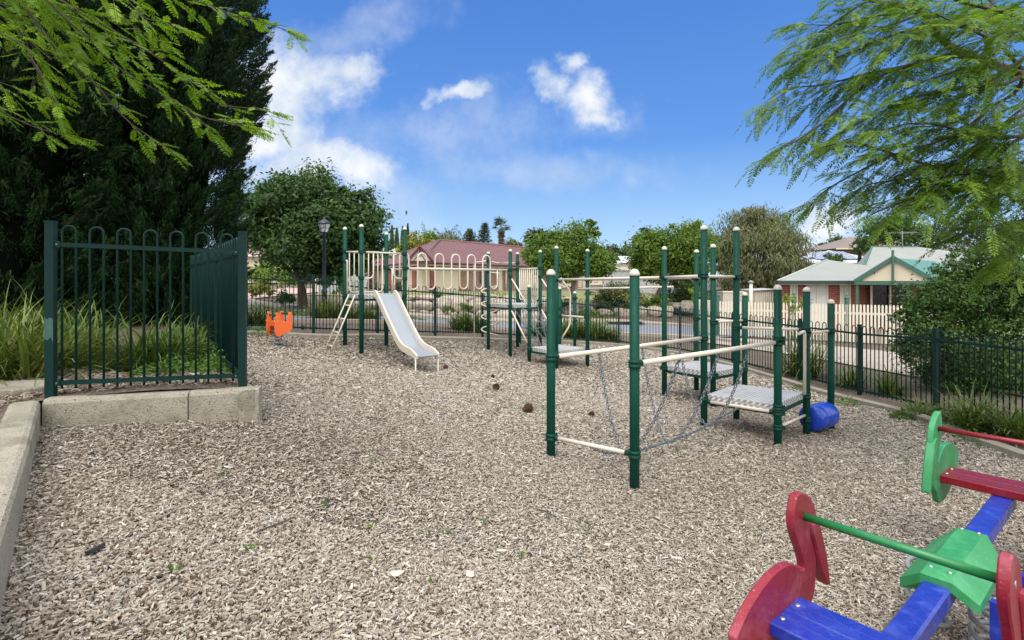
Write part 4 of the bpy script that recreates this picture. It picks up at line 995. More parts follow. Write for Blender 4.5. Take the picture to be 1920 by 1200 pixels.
# --- dark cypresses behind the left garden bed
def cypress(x,y,r,h,label,n,seed,lean=0):
    z0=CZ-.9; root=thing('cypress_tree',(x,y,z0),label,'tree','dark cypresses behind the left fence')
    mb=MB(); mb.tube([(x,y,z0-.2),(x,y,z0+h*.5),(x+lean,y,z0+h*.93)],[.22,.15,.03],8)
    for i in range(26):
        zz=z0+h*random.uniform(.06,.85); a=random.uniform(0,6.28); l=r*random.uniform(.5,.8); mb.tube([(x,y,zz),(x+l*math.cos(a),y+l*math.sin(a),zz+l*.7)],[.05,.012],5)
    mb.build('trunk',BARK,root)
    # plumes: upswept brushes of fine sprays on an uneven column
    k=int(h*r*95); ph=RNG.uniform(0,2*np.pi,k); t_=RNG.uniform(0,1,k)**1.05
    prof=np.interp(t_,[0,.05,.33,.5,.65,.85,1],[.72,.78,.84,1.02,1.0,.72,.05])
    rr=r*prof*(.86+.10*np.sin(ph*5+t_*9)+RNG.normal(0,.07,k)); pl_=RNG.uniform(.35,.75,k)
    cc=np.stack([x+lean*t_+rr*np.cos(ph),y+rr*np.sin(ph),z0-.05+h*t_],-1); out=nrm(np.stack([np.cos(ph),np.sin(ph),RNG.uniform(.7,1.5,k)],-1)+RNG.normal(0,.15,(k,3)))
    i=RNG.integers(0,k,n); f=RNG.uniform(0,1,n)**.8
    P=cc[i]+out[i]*(f*pl_[i])[:,None]+RNG.normal(size=(n,3))*(.13*(1.05-f))[:,None]
    d=nrm(out[i]+RNG.normal(size=(n,3))*.38); ct=RNG.normal(0,.13,k)
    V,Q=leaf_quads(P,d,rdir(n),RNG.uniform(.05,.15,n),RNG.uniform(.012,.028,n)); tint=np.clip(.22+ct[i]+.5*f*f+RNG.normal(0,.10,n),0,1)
    npmesh('crown',V,Q,LF_CON,root,tint)
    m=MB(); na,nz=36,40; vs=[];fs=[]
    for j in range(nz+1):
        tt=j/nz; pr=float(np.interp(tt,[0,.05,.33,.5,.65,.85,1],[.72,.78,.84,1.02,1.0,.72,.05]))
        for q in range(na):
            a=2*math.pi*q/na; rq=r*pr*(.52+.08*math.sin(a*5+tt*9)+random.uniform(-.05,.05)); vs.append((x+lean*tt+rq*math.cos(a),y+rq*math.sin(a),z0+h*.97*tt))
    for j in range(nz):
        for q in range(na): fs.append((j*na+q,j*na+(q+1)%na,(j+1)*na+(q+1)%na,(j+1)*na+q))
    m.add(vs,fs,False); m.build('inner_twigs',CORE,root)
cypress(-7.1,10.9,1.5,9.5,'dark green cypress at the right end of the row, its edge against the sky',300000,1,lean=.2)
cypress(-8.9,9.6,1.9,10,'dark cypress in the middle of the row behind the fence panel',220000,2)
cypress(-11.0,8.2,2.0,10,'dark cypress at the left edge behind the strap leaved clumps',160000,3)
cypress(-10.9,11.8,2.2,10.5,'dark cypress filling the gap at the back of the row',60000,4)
# --- strap leaved clumps
def strap(name,label,x,y,z,n,L,mat,group,width=.019,spread=1.0,upr=.9,cat='plant'):
    a=RNG.uniform(0,2*np.pi,n); el=np.clip(RNG.normal(upr,.32,n),.12,1.5); l=L*RNG.uniform(.55,1.2,n); b=RNG.uniform(0,1,n)**.5*.16*spread*L/.7
    a0=RNG.uniform(0,2*np.pi,n); P=np.stack([x+b*np.cos(a0),y+b*np.sin(a0),np.full(n,z-.02)],-1)
    h=np.stack([np.cos(a),np.sin(a),np.zeros(n)],-1); S=np.stack([-np.sin(a),np.cos(a),np.zeros(n)],-1); up=np.array([0,0,1.]); K=6; dr=RNG.uniform(.35,1.1,n)
    rows=[]; c=P.copy(); e=el.copy()
    for k in range(K):
        w=(width*(1-(k/(K-1))**2.2)+.0012)*RNG.uniform(.9,1.1,n); tw=S+h*0.0
        rows.append((c-tw*w[:,None]*.5,c+tw*w[:,None]*.5)); st=l/(K-1)
        c=c+(h*np.cos(e)[:,None]+up*np.sin(e)[:,None])*st[:,None]; e=e-dr*(k+1)/K*.75
    V=np.stack([q for r in rows for q in r],1); idx=np.arange(n)[:,None]*(2*K)
    Q=np.concatenate([idx+np.array([2*k,2*k+1,2*k+3,2*k+2]) for k in range(K-1)]); tint=np.tile(np.clip(RNG.normal(.45,.27,n),0,1),K-1)
    o=npmesh(name,V.reshape(-1,3),Q,mat,None,tint,origin=(x,y,z)); return tag(o,label,cat,group)
gB='strap leaved clumps in the left garden bed'
for i,(px,py,Y,n,L,mt,sp,lb) in enumerate([(15,655,4.6,420,.80,LF_STRAPY,1.6,'largest strap leaved clump, yellowing, at the far left edge'),(95,668,5.1,300,.70,LF_STRAP,1.4,'yellow green strap leaved clump just left of the fence post'),
   (168,655,6.0,240,.72,LF_STRAP,1.2,'green strap leaved clump behind the left bars of the fence panel'),(285,672,5.4,330,.66,LF_STRAP,1.3,'pale spiky strap leaved clump behind the middle of the fence panel'),
   (352,668,6.0,200,.55,LF_STRAP,1.1,'smaller strap leaved clump behind the right bars of the fence panel'),(35,600,6.3,330,.9,LF_STRAP,1.6,'tall strap leaved clump under the cypress at the far left, behind the yellowing ones'),(110,620,6.8,200,.8,LF_STRAP,1.2,'strap leaved clump in front of the cypress trunks, behind the left fence post')]):
    p=W(px,py,Y); strap('strap_leaf_plant',lb,p.x,p.y,BEDZ+.0,n,L,mt,gB,spread=sp)
gR='strap leaved clumps along the perimeter fence'
for px,Y,n,L,mt,lb,off in [(1508,10.9,340,1.15,LF_STRAPY,'tall yellow green strap leaved clump behind the right fence, beside the log roll',0),(1600,9.7,160,.62,LF_STRAP,'dark strap leaved clump behind the right fence under the picket fence',0),
   (1672,9.0,150,.6,LF_STRAP,'strap leaved clump behind the right fence below the leafy bush',0),(1825,6.75,300,.66,LF_STRAP,'big arching strap leaved clump in front of the right fence by the green bird panel',0),(1905,6.3,240,.6,LF_STRAP,'arching strap leaved clump at the right edge of the picture',0),
   (1725,7.5,110,.4,LF_STRAP,'low strap leaved clump at the foot of the right fence post',0),
   (612,15.0,230,.72,LF_STRAPY,'wide yellow green grass clump behind the fence left of the ladder',0),(648,15.2,160,.6,LF_STRAPY,'yellow green grass clump behind the fence by the ladder post',0),(690,15.4,130,.5,LF_STRAP,'small grass clump behind the fence left of the slide',0),
   (868,15.4,200,.6,LF_STRAP,'grass clump behind the fence left of the fire pole',0),(900,15.6,150,.55,LF_STRAP,'grass clump behind the fence right of the fire pole',0),
   (1072,16.1,200,.72,LF_STRAPY,'grass clump behind the fence between two short green posts',0),(1112,16.0,220,.75,LF_STRAPY,'grass clump behind the fence right of the low deck',0),(1145,16.0,120,.5,LF_STRAPY,'smaller grass clump at the right end of the far row',0),
   (485,12.3,140,.5,LF_STRAPY,'grass clump behind the fence left of the orange rider',0),(1010,15.9,100,.5,LF_STRAP,'small grass clump behind the chain net',0)]:
    x=(px-960)/F*Y; fr=Y>11.5; strap('strap_leaf_plant',lb,x,Y,tz(x,Y),int(n*1.7) if fr else n,L*1.25 if fr else L,mt,gR,width=.026 if fr else .019,spread=1.7 if fr else 1)
# low green cover in the bed and by the kerb
def cover(name,label,polys,n,leaf,mat,zf,h=.1,clip=False):
    P=[]
    for cx,cy,rx,ry,k in polys:
        r=np.sqrt(RNG.uniform(0,1,k)); a=RNG.uniform(0,6.283,k); x=cx+rx*r*np.cos(a); y=cy+ry*r*np.sin(a); z=zf(x,y)+RNG.uniform(0,1,k)*h*(1.15-r); P.append(np.stack([x,y,z],-1))
    P=np.concatenate(P)
    if clip: P=P[(P[:,0]+2.14)*4.0+(P[:,1]-4.45)*2.67<-.1]
    m=len(P); nor=nrm(np.array([0,0,1.])+RNG.normal(size=(m,3))*.6); V,Q=leaf_quads(P,np.cross(nor,rdir(m)),nor,leaf*RNG.uniform(.6,1.4,m),leaf*.5*RNG.uniform(.6,1.2,m),.1)
    o=npmesh(name,V,Q,mat,None,np.clip(RNG.normal(.5,.22,m),0,1)); return tag(o,label,'ground cover',kind='stuff')
bz_=lambda x,y: np.full_like(x,BEDZ)
cover('ground_cover','low bright green ground cover inside the fenced garden bed',[(-3.3,5.7,.6,.7,5200),(-3.8,6.3,.55,.6,3600),(-3.9,5.4,.5,.4,1800),(-4.3,7.0,.45,.5,2600),(-5.0,8.0,.5,.5,2600),(-2.75,5.05,.22,.3,800),(-3.2,4.9,.3,.25,500),(-2.55,5.05,.10,.25,700),(-2.9,5.6,.12,.4,800)],0,.04,LF_COVER,bz_,.2,True)
cover('weeds','small green weeds creeping over the kerb on the right and beside the orange rider',[(5.55,7.5,.22,.2,500),(5.85,7.25,.14,.12,260),(5.3,8.4,.2,.2,200),(-5.0,10.6,.45,.35,1100),(-5.4,10.2,.4,.4,800),(5.2,9.6,.12,.2,150),(-5.0,9.3,.3,.35,700),(5.5,6.3,.2,.3,260)],0,.05,LF_COVER,TZ,.16)
def sprouts():
    pts=[]
    for px,py in [(700,1058),(800,1010),(815,1100),(976,1052),(690,1000),(836,1008),(610,956),(905,985),(1000,950),(1140,965),(1380,860),(1400,880),(1350,850),(1420,1010),(330,1080),(470,1040),(420,900),(1700,870),(1660,840),(1360,820),(1100,1000),(850,790),(820,770),(700,870),(1270,850)]:
        d=(py-HY)/F; Y=1.7/d
        for _ in range(4): Y=(CZ-tz((px-960)/F*Y,Y))/d
        pts.append(((px-960)/F*Y,Y))
    P=[];A=[]
    for x,y in pts:
        for _ in range(12): 
            a=random.uniform(0,6.28); P.append((x+.02*math.cos(a),y+.02*math.sin(a),tz(x,y)+.035)); A.append((math.cos(a)*.6,math.sin(a)*.6,.8))
    P=np.array(P);A=np.array(A); m=len(P); V,Q=leaf_quads(P,A,rdir(m),RNG.uniform(.025,.06,m),RNG.uniform(.004,.009,m))
    tag(npmesh('sprouts',V,Q,LF_COVER,None,RNG.uniform(.3,1,m)),'tiny green sprouts poking through the woodchips','sprouts',kind='stuff')
sprouts()
# ------------------------------------------------------------ houses beyond the road
MAROON=tilemat('maroon_tiles',(.125,.052,.05),(.18,.082,.077),.19)
MAROOND=M('maroon_trim',(.085,.018,.026),.45,var=.1)
WALLC=M('cream_render',(.62,.55,.41),.85,var=.06,scale=1.5,bump=.2,bscale=120)
FASC=M('cream_fascia',(.66,.60,.46),.5,var=.05)
BRICK=brickmat('brown_brick',(.24,.12,.075),(.34,.19,.12),(.38,.33,.27),(.6,.8))
BRICKR=brickmat('red_brick',(.26,.05,.03),(.36,.085,.05),(.34,.28,.23),(1,.2))
GLASS=M('dark_glass',(.012,.015,.018),.08,var=.2)
DOOR=M('dark_door',(.03,.032,.04),.4,var=.1)
WHITE=M('white_paint',(.72,.70,.65),.5,var=.04)
def hit(px,a,b):       # where the pixel column px meets the plan line a-b
    k=(px-960)/F; t_=(k*a[1]-a[0])/((b[0]-a[0])-k*(b[1]-a[1])); return Vector((lerp(a[0],b[0],t_),lerp(a[1],b[1],t_),0))
def wallpiece(a,b,z0,z1,th=.1,out=.0):      # slab between plan points, out = distance proud towards the eye
    mb=MB(); d=(b-a).normalized(); n=Vector((d.y,-d.x,0)); n=n if n.y<0 else -n
    mb.obox((a+b)/2+n*(out-th/2)+Vector((0,0,CZ+(z0+z1)/2)),(b-a)/2,n*th/2,(0,0,(z1-z0)/2)); return mb
def house_left():
    c=Vector((-6.65,38,0)); rd=Vector((.6,.8,0)); ld=Vector((-.5,.866,0)); ze,zr,zb=1.37,3.52,-.92
    re=c+rd*26; le=c+ld*14; ap=Vector((-6.19,45.7,0)); rg=ap+rd*20
    root=thing('brick_house',(c.x,c.y,CZ+zb),'low cream and brick house with a maroon tiled roof above the boulder bank','house')
    mb=MB(); P=lambda p,z: XY(p,z)
    back=le+rd*9; back2=re+ld*8
    mb.poly([P(c,ze),P(re,ze),P(rg,zr),P(ap,zr)]); mb.poly([P(c,ze),P(ap,zr),P(le,ze)])
    mb.poly([P(le,ze),P(ap,zr),P(rg,zr),P(back2,ze),P(back,ze)]); mb.poly([P(re,ze),P(back2,ze),P(rg,zr)]); mb.poly([P(c,ze-.02),P(le,ze-.02),P(back,ze-.02),P(back2,ze-.02),P(re,ze-.02)])
    roof=mb.build('roof',MAROON,root)
    m=MB()
    for a,b in ((P(c,ze),P(ap,zr)),(P(ap,zr),P(rg,zr)),(P(le,ze),P(ap,zr)),(P(re,ze),P(rg,zr))):
        n=int((b-a).length/.38); d=(b-a)/n
        pts=[]
        m.tube([a,b],.11,6)
    m.build('ridge_caps',MAROON,roof)
    inn=.55; cw=c+(rd+ld)*.62; rw=re+ld*.55; lw=le+rd*.55
    for a,b,nm in ((c,re,'gutter'),(c,le,'gutter')):
        m=MB(); m.bar(P(a,ze-.05),P(b,ze-.05),.12,.13); m.build(nm,MAROOND,roof)
        d=(b-a).normalized(); m=MB(); o=(ld if b is re else rd)*.2; m.bar(P(a+o,ze-.17),P(b+o,ze-.17),.1,.14); m.build('fascia',FASC,roof)
    wallpiece(cw,rw,zb-.6,ze,.2).build('wall',WALLC,root); wallpiece(cw,lw,zb-.6,ze,.2).build('wall',WALLC,root)
    def pc(p0,p1,side,z0,z1,mat,name,out=.05,lab=None):
        a,b=(cw,rw) if side=='r' else (cw,lw); o=wallpiece(hit(p0,a,b),hit(p1,a,b),z0,z1,.12,out).build(name,mat,root)
        if lab: o['label']=lab
        return o
    zt=ze-.24
    for p0,p1 in ((774,781),(806,813)): pc(p0,p1,'r' if p0>786 else 'l',zb-.3,zt,BRICKR,'brick_pier',.07)
    pc(860,905,'r',zb-.3,zt,BRICK,'brick_panel',.06); pc(919,934,'r',zb-.3,zt,BRICK,'brick_panel',.06); pc(942,968,'r',zb-.3,zt,BRICK,'brick_panel',.06)
    pc(908,916,'r',zb,zt-.15,DOOR,'front_door',.02); pc(898,900.5,'r',zb+.7,zt-.2,GLASS,'window',.08)
    pc(1016,1037,'r',zb-.3,zt,BRICK,'brick_panel',.06); pc(1072,1083,'r',zb-.3,zt,BRICK,'brick_panel',.06); pc(990,1090,'r',zb-.3,zb+.25,BRICK,'brick_base',.03)
    pc(786,860,'r',zb-.4,zb+.08,BRICK,'brick_base',.03)
    pc(728,738,'l',zb,zt,BRICKR,'brick_pier',.06); pc(742,753,'l',zb+.2,zt,GLASS,'window',.03); pc(686,697,'l',zb,zt,BRICKR,'brick_pier',.05)
    for px in (875,946,1000):
        q=hit(px,cw,rw); m=MB(); n=Vector((rd.y,-rd.x,0)); m.cyl(XY(q+n*.16,zb),XY(q+n*.16,zt),.06,8); m.build('downpipe',FASC,root)
    # gablet over the porch
    g0,g1=hit(763,c+Vector((0,-.7,0)),c+Vector((1,-.7,0))),hit(812,c+Vector((0,-.7,0)),c+Vector((1,-.7,0))); gm=(g0+g1)/2; ztp=ze+1.0
    m=MB(); m.poly([P(g0,ze-.02),P(gm,ztp),P(gm+Vector((.3,6.5,0)),ztp),P(g0+Vector((.2,3,0)),ze)]); m.poly([P(g1,ze-.02),P(g1+Vector((.2,3,0)),ze),P(gm+Vector((.3,6.5,0)),ztp),P(gm,ztp)]); gb=m.build('porch_roof',MAROON,root)
    m=MB(); f=Vector((0,-.04,0))
    for a,b,w in ((P(g0+f,ze),P(gm+f,ztp),.16),(P(g1+f,ze),P(gm+f,ztp),.16),(P(g0+f,ze-.04),P(g1+f,ze-.04),.18),(P(gm+f,ze+.5),P(gm+f,ztp+.45),.06),(P(g0.lerp(gm,.5)+f,ze),P(gm+f,ze+.6),.07),(P(g1.lerp(gm,.5)+f,ze),P(gm+f,ze+.6),.07)): m.bar(a,b,.05,w,up=(0,-1,0) if abs((b-a).z)<.01 and False else (0,1,0)) if False else m.bar(a,b,w,.05,up=(0,1,0))
    m.build('gable_trim',MAROOND,gb)
    m=MB(); f=Vector((0,.1,0)); m.poly([P(g0+f,ze),P(g1+f,ze),P(gm+f,ztp-.05)]); m.build('gable_panel',WHITE,gb)
    # low wing at the left
    zb2=-.9; a,b=Vector((-17.2,46,0)),Vector((-13.6,47,0))
    wallpiece(a,b,zb2-.4,1.0,.2).build('wing_wall',WALLC,root); wallpiece(hit(631,a,b),hit(639,a,b),zb2,1.0,.2,.06).build('brick_pier',BRICKR,root)
    m=MB(); m.bar(XY(a+Vector((-1.5,-.3,0)),.82),XY(b+Vector((1,-.3,0)),1.18),.12,.2); m.build('wing_gutter',MAROOND,root)
    m=MB(); m.poly([XY(a+Vector((-1.5,-.3,0)),.9),XY(b+Vector((1,-.3,0)),1.25),XY(b+Vector((2,6,0)),2.2),XY(a+Vector((0,6,0)),2.2)]); m.build('wing_roof',MAROON,root)
house_left()
GREYG=ribmat('ribbed_steel_roof',(.31,.32,.295),(1,.12),.13,.5,.02)
GREYS=ribmat('ribbed_steel_side',(.29,.305,.28),(.05,1),.13,.5,.02)
GTRIM=M('green_trim',(.05,.13,.095),.45,var=.1); DKG=M('dark_gutter',(.02,.04,.035),.4)
GRR=M('green_porch_roof',(.09,.21,.17),.5,var=.08)
SHUT=ribmat('roller_shutter',(.55,.56,.53),(0.001,0.001),.1,.5,.003)
def house_right():
    ze,zb=.0,-2.45; Y=24; x0,x1=11.95,20.9
    root=thing('brick_house',(15.5,24.4,CZ+zb),'red brick house with pale steel roof and green gabled porch behind the picket fence','house')
    P=lambda x,y,z: Vector((x,y,CZ+z))
    ap=(16.55,28.0,1.12)
    m=MB(); m.poly([P(x0,Y,ze),P(x1,Y,ze),P(*ap)]); f=m.build('roof',GREYG,root)
    m=MB(); m.poly([P(x0,Y,ze),P(*ap),P(21.5,36,1.12),P(17.8,34.3,ze)]); m.poly([P(x1,Y,ze),P(x1+4,36,ze),P(21.5,36,1.12),P(*ap)]); m.build('roof_side',GREYS,f)
    m=MB(); m.tube([P(x0,Y,ze),P(*ap)],.06,6); m.build('ridge_cap',M('ridge_steel',(.34,.38,.35),.5),f)
    # taller roof behind
    q=[(18.6,28.5),(34,28.5),(34,40),(25,40)]; r0,r1=(22.6,33.5,2.15),(25.5,33.5,2.15); zz=.25
    m=MB(); m.poly([P(*q[0],zz),P(*q[1],zz),P(*r1),P(*r0)]); mr=m.build('main_roof',GREYG,root)
    m=MB(); m.poly([P(*q[0],zz),P(*r0),P(*q[3],zz)]); m.poly([P(*q[1],zz),P(*q[2],zz),P(*r1)]); m.poly([P(*q[2],zz),P(*q[3],zz),P(*r0),P(*r1)]); m.build('roof_side',GREYS,mr)
    m=MB(); m.tube([P(*q[0],zz+.02),P(*r0),P(*r1)],.07,6); m.build('ridge_cap',GTRIM,mr)
    m=MB(); m.bar(P(x0-.05,Y-.05,ze-.06),P(x1,Y-.05,ze-.06),.13,.16); m.build('gutter',DKG,f)
    m=MB(); m.bar(P(x0-.05,Y,ze-.06),P(17.7,34.2,ze-.06),.13,.16); m.build('gutter',DKG,f)
    m=MB(); m.bar(P(x0+.1,Y+.2,ze-.15),P(x1,Y+.2,ze-.15),.5,.03); m.build('soffit',WHITE,f)
    a,b=Vector((x0+.35,Y+.5,0)),Vector((x1-.3,Y+.5,0))
    wallpiece(a,b,zb,ze-.1,.2).build('wall',BRICKR,root); wallpiece(a,a+Vector((5.7,9.6,0)),zb,ze-.1,.2).build('wall',BRICKR,root)
    for p0,p1 in ((1481,1493),(1512,1550),(1574,1592)):
        w=wallpiece(hit(p0,a,b),hit(p1,a,b),zb+.2,ze-.16,.12,.05).build('window',SHUT,root)
        for pp in (p0,(p0+p1)/2,p1):
            h=hit(pp,a,b); m=MB(); m.box((h.x,h.y-.07,CZ+(zb+.2+ze-.16)/2),(.05,.04,ze-.36-zb)); m.build('frame',FASC,w)
    # porch
    fd=Vector((.62,-.785,0)); rdg=Vector((.785,.62,0)); gm=Vector((16.1,22.5,0)); hw=1.45; zt=.98; g0=gm-fd*hw; g1=gm+fd*hw
    m=MB(); m.poly([XY(g0,-.02),XY(gm,zt),XY(gm+rdg*6,zt),XY(g0+rdg*6,-.02)]); pr=m.build('porch_roof',GRR,root)
    m=MB(); m.poly([XY(g1,-.02),XY(g1+rdg*6,-.02),XY(gm+rdg*6,zt),XY(gm,zt)]); m.build('porch_roof_side',GRR,pr)
    o=-rdg*.04
    for p0,z0,p1,z1,w_ in ((g0,-.02,gm,zt,.17),(g1,-.02,gm,zt,.17),(g0,-.09,g1,-.09,.15)):
        m=MB(); m.bar(XY(p0+o,z0),XY(p1+o,z1),.05,w_); m.build('gable_trim',GTRIM,pr)
    m=MB(); m.bar(XY(gm+o*2.5,-.05),XY(gm+o*2.5,zt+.32),.07,.07,up=(0,1,0)); m.build('finial',GTRIM,pr)
    m=MB(); q=rdg*.03; m.poly([XY(g0+fd*.1+q,0),XY(g1-fd*.1+q,0),XY(gm+q,zt-.05)]); m.build('gable_panel',WALLC,pr)
    for p_ in (g0+fd*.08,g1-fd*.08,gm+fd*.5):
        m=MB(); p_=p_+rdg*.05; m.box((p_.x,p_.y,CZ+(zb-.17)/2),(.1,.1,-.17-zb),.7); m.build('porch_post',GTRIM,root)
    w=wallpiece(Vector((16.25,24.2,0)),Vector((17.9,24.2,0)),-2.0,-.2,.1).build('window',GLASS,root)
    for x in (16.25,17.1,17.9):
        m=MB(); m.box((x,24.12,CZ-1.1),(.07,.06,1.8)); m.build('frame',FASC,w)
    # antenna
    m=MB(); m.cyl(P(24.3,33.2,2.0),P(24.3,33.2,3.1),.025,6)
    m.bar(P(23.5,33.2,3.0),P(25.2,33.2,3.05),.03,.03)
    for i in range(7): m.bar(P(23.55+i*.26,32.8,3.0),P(23.55+i*.26,33.6,3.0),.02,.02)
    m.build('antenna',GREY,mr)
house_right()
SOL=M('solar_panel',(.20,.24,.36),.2,var=.1); SOLL=M('solar_glass_pale',(.62,.66,.74),.15,var=.05)
def simple_house(name,label,x0,x1,Y,zb,ze,zr,dep,wall,roof,trim,inset=None,solar=None,extra=None):
    root=thing(name,((x0+x1)/2,Y,CZ+zb),label,'house'); P=lambda x,y,z: Vector((x,y,CZ+z)); o=.5; i=inset if inset is not None else dep/2
    m=MB(); m.box(((x0+x1)/2,Y+dep/2,CZ+(zb+ze)/2),(x1-x0,dep,ze-zb)); m.build('wall',wall,root)
    r0,r1=(x0+i,Y+dep/2,zr),(x1-i,Y+dep/2,zr)
    m=MB(); m.poly([P(x0-o,Y-o,ze),P(x1+o,Y-o,ze),P(*r1),P(*r0)]); m.poly([P(x0-o,Y-o,ze),P(*r0),P(x0-o,Y+dep+o,ze)]); m.poly([P(x1+o,Y-o,ze),P(x1+o,Y+dep+o,ze),P(*r1)]); m.poly([P(x0-o,Y+dep+o,ze),P(*r0),P(*r1),P(x1+o,Y+dep+o,ze)])
    m.poly([P(x0-o,Y-o,ze-.01),P(x0-o,Y+dep+o,ze-.01),P(x1+o,Y+dep+o,ze-.01),P(x1+o,Y-o,ze-.01)]); rf=m.build('roof',roof,root)
    m=MB(); m.bar(P(x0-o,Y-o-.06,ze-.05),P(x1+o,Y-o-.06,ze-.05),.12,.2); m.build('gutter',trim,rf)
    n=max(1,int((x1-x0)/4.5))
    for k in range(n):
        cx=lerp(x0,x1,(k+.5)/n); m=MB(); m.box((cx,Y-.03,CZ+lerp(zb,ze,.55)),(1.5,.1,(ze-zb)*.45)); w=m.build('window',GLASS,root)
    if solar:
        for (u0,u1,v0,v1,mat) in solar:
            f=lambda u,v: P(lerp(x0,x1,u)+0*v,lerp(Y-o,Y+dep/2,v),lerp(ze,zr,v)+.12)
            m=MB(); m.poly([f(u0,v0),f(u1,v0),f(u1,v1),f(u0,v1)]); so_=m.build('solar_array',mat,rf)
            k=5
            m=MB()
            for q in range(k+1): m.bar(f(lerp(u0,u1,q/k),v0)+Vector((0,0,.02)),f(lerp(u0,u1,q/k),v1)+Vector((0,0,.02)),.06,.02)
            m.bar(f(u0,(v0+v1)/2)+Vector((0,0,.02)),f(u1,(v0+v1)/2)+Vector((0,0,.02)),.06,.02); m.build('panel_frame',WHITE,so_)
    return root
TILEB=tilemat('brown_tiles',(.17,.13,.11),(.24,.19,.16),.3); TILEP=tilemat('pink_tiles',(.40,.22,.20),(.48,.30,.26),.3); TILEG=tilemat('pale_green_sheet',(.34,.47,.42),(.42,.54,.49),.6)
GREYSH=tilemat('grey_sheet',(.36,.40,.44),(.45,.49,.52),.5); BRKB=brickmat('dark_brick',(.17,.09,.065),(.23,.13,.09),(.3,.26,.22),(1,.1))
simple_house('cream_house','small cream house with brown tiled roof and skylight panel between the two round green trees',12.0,21,62,-1.0,1.55,3.2,9,WALLC,TILEB,FASC,solar=[(.12,.36,.3,.85,SOLL)])
simple_house('grey_roof_house','house with a grey sheet steel roof behind the brown tiled one',8.5,19,78,-.6,2.4,4.3,9,WALLC,GREYSH,WHITE)
simple_house('hill_house','distant dark brick house with a row of solar panels on its roof',37.2,47,66,-.5,2.35,4.1,10,BRKB,GREYSH,WHITE,solar=[(.08,.33,.15,.8,SOL),(.36,.62,.15,.8,SOL)])
simple_house('brown_house','distant brown roofed house at the skyline above the porch',50,66,82,2.2,5.0,7.2,10,BRKB,TILEB,FASC)
simple_house('green_roof_house','distant house with a pale green roof between the big tree and the maroon roof',-19.5,-10,66,-.5,3.2,4.4,9,WALLC,TILEG,FASC)
simple_house('pink_house','house with a pinkish tiled roof seen past the dark cypress on the left',-37,-24.5,60,-.2,2.9,4.6,9,WALLC,TILEP,WHITE)
simple_house('white_roof_house','pale roofed house at the skyline behind the big robinia on the right',58,70,75,1,4.5,6.6,9,WALLC,GREYSH,WHITE)
# grey steel boundary fence and a garage
STF=ribmat('steel_fence_sheet',(.42,.43,.43),(1,.1),.24,.5,.03)
r=thing('steel_fence',W(1140,545,46),'tall grey corrugated steel fence behind the rounded shrub','fence'); 
wallpiece(Vector((7.9,46,0)),Vector((16.5,46.5,0)),-1.2,.95,.06).build('sheet',STF,r); m=MB(); m.bar(Vector((7.9,45.93,CZ+.97)),Vector((16.5,46.43,CZ+.97)),.1,.08); m.build('capping',WHITE,r)
r=thing('steel_fence',W(1380,560,32),'pale steel boundary fence behind the picket fence, under the olive tree','fence')
wallpiece(Vector((10.9,32,0)),Vector((16.2,33,0)),-2.0,-.55,.06).build('sheet',STF,r); m=MB(); m.bar(Vector((10.9,31.95,CZ-.53)),Vector((16.2,32.95,CZ-.53)),.1,.07); m.build('capping',WHITE,r)
r=thing('steel_fence',W(630,545,34),'pale grey paling fence behind the lamp post','fence')
wallpiece(Vector((-12.0,33,0)),Vector((-9.2,34,0)),-1.1,.55,.06).build('sheet',STF,r)
# sheds and flues by the picket fence
SHED=ribmat('shed_sheet',(.55,.51,.42),(1,.1),.2,.5,.02)
r=thing('garden_shed',W(1436,560,26),'small cream steel garden shed behind the picket fence','shed'); p=W(1436,560,26)
m=MB(); m.box((p.x,p.y+.8,CZ-1.45),(1.05,1.6,2.0)); m.build('wall',SHED,r); m=MB(); m.poly([Vector((p.x-.6,p.y-.1,CZ-.46)),Vector((p.x+.6,p.y-.1,CZ-.40)),Vector((p.x+.6,p.y+1.7,CZ-.36)),Vector((p.x-.6,p.y+1.7,CZ-.42))]); m.build('roof',GREYSH,r)
p=W(1380,555,27); r=thing('water_tank_screen',p,'low cream rainwater tank standing left of the shed','tank'); m=MB(); m.box((p.x,p.y+.5,CZ-1.35),(1.25,.9,1.55)); m.build('body',SHED,r); m=MB(); m.box((p.x,p.y+.5,CZ-.55),(1.3,.95,.06)); m.build('lid',FASC,r)
for px,pt,pb,Y,r_,lb in ((1408,531,600,24,.10,'short cream flue pipe with a cap beside the garden shed'),(1487,495,545,30,.13,'grey flue pipe with a cap rising behind the corner of the steel roof')):
    p=W(px,pb,Y); q=W(px,pt,Y); r=thing('flue_pipe',p,lb,'flue'); m=MB(); m.cyl(p,q,r_*.75,10); m.build('pipe',FASC if px<1450 else GREY,r); m=MB(); m.lathe(q,[(r_,0),(r_*1.3,.02),(r_*1.3,.07),(.02,.13)],12); m.build('cap',GREY,r)
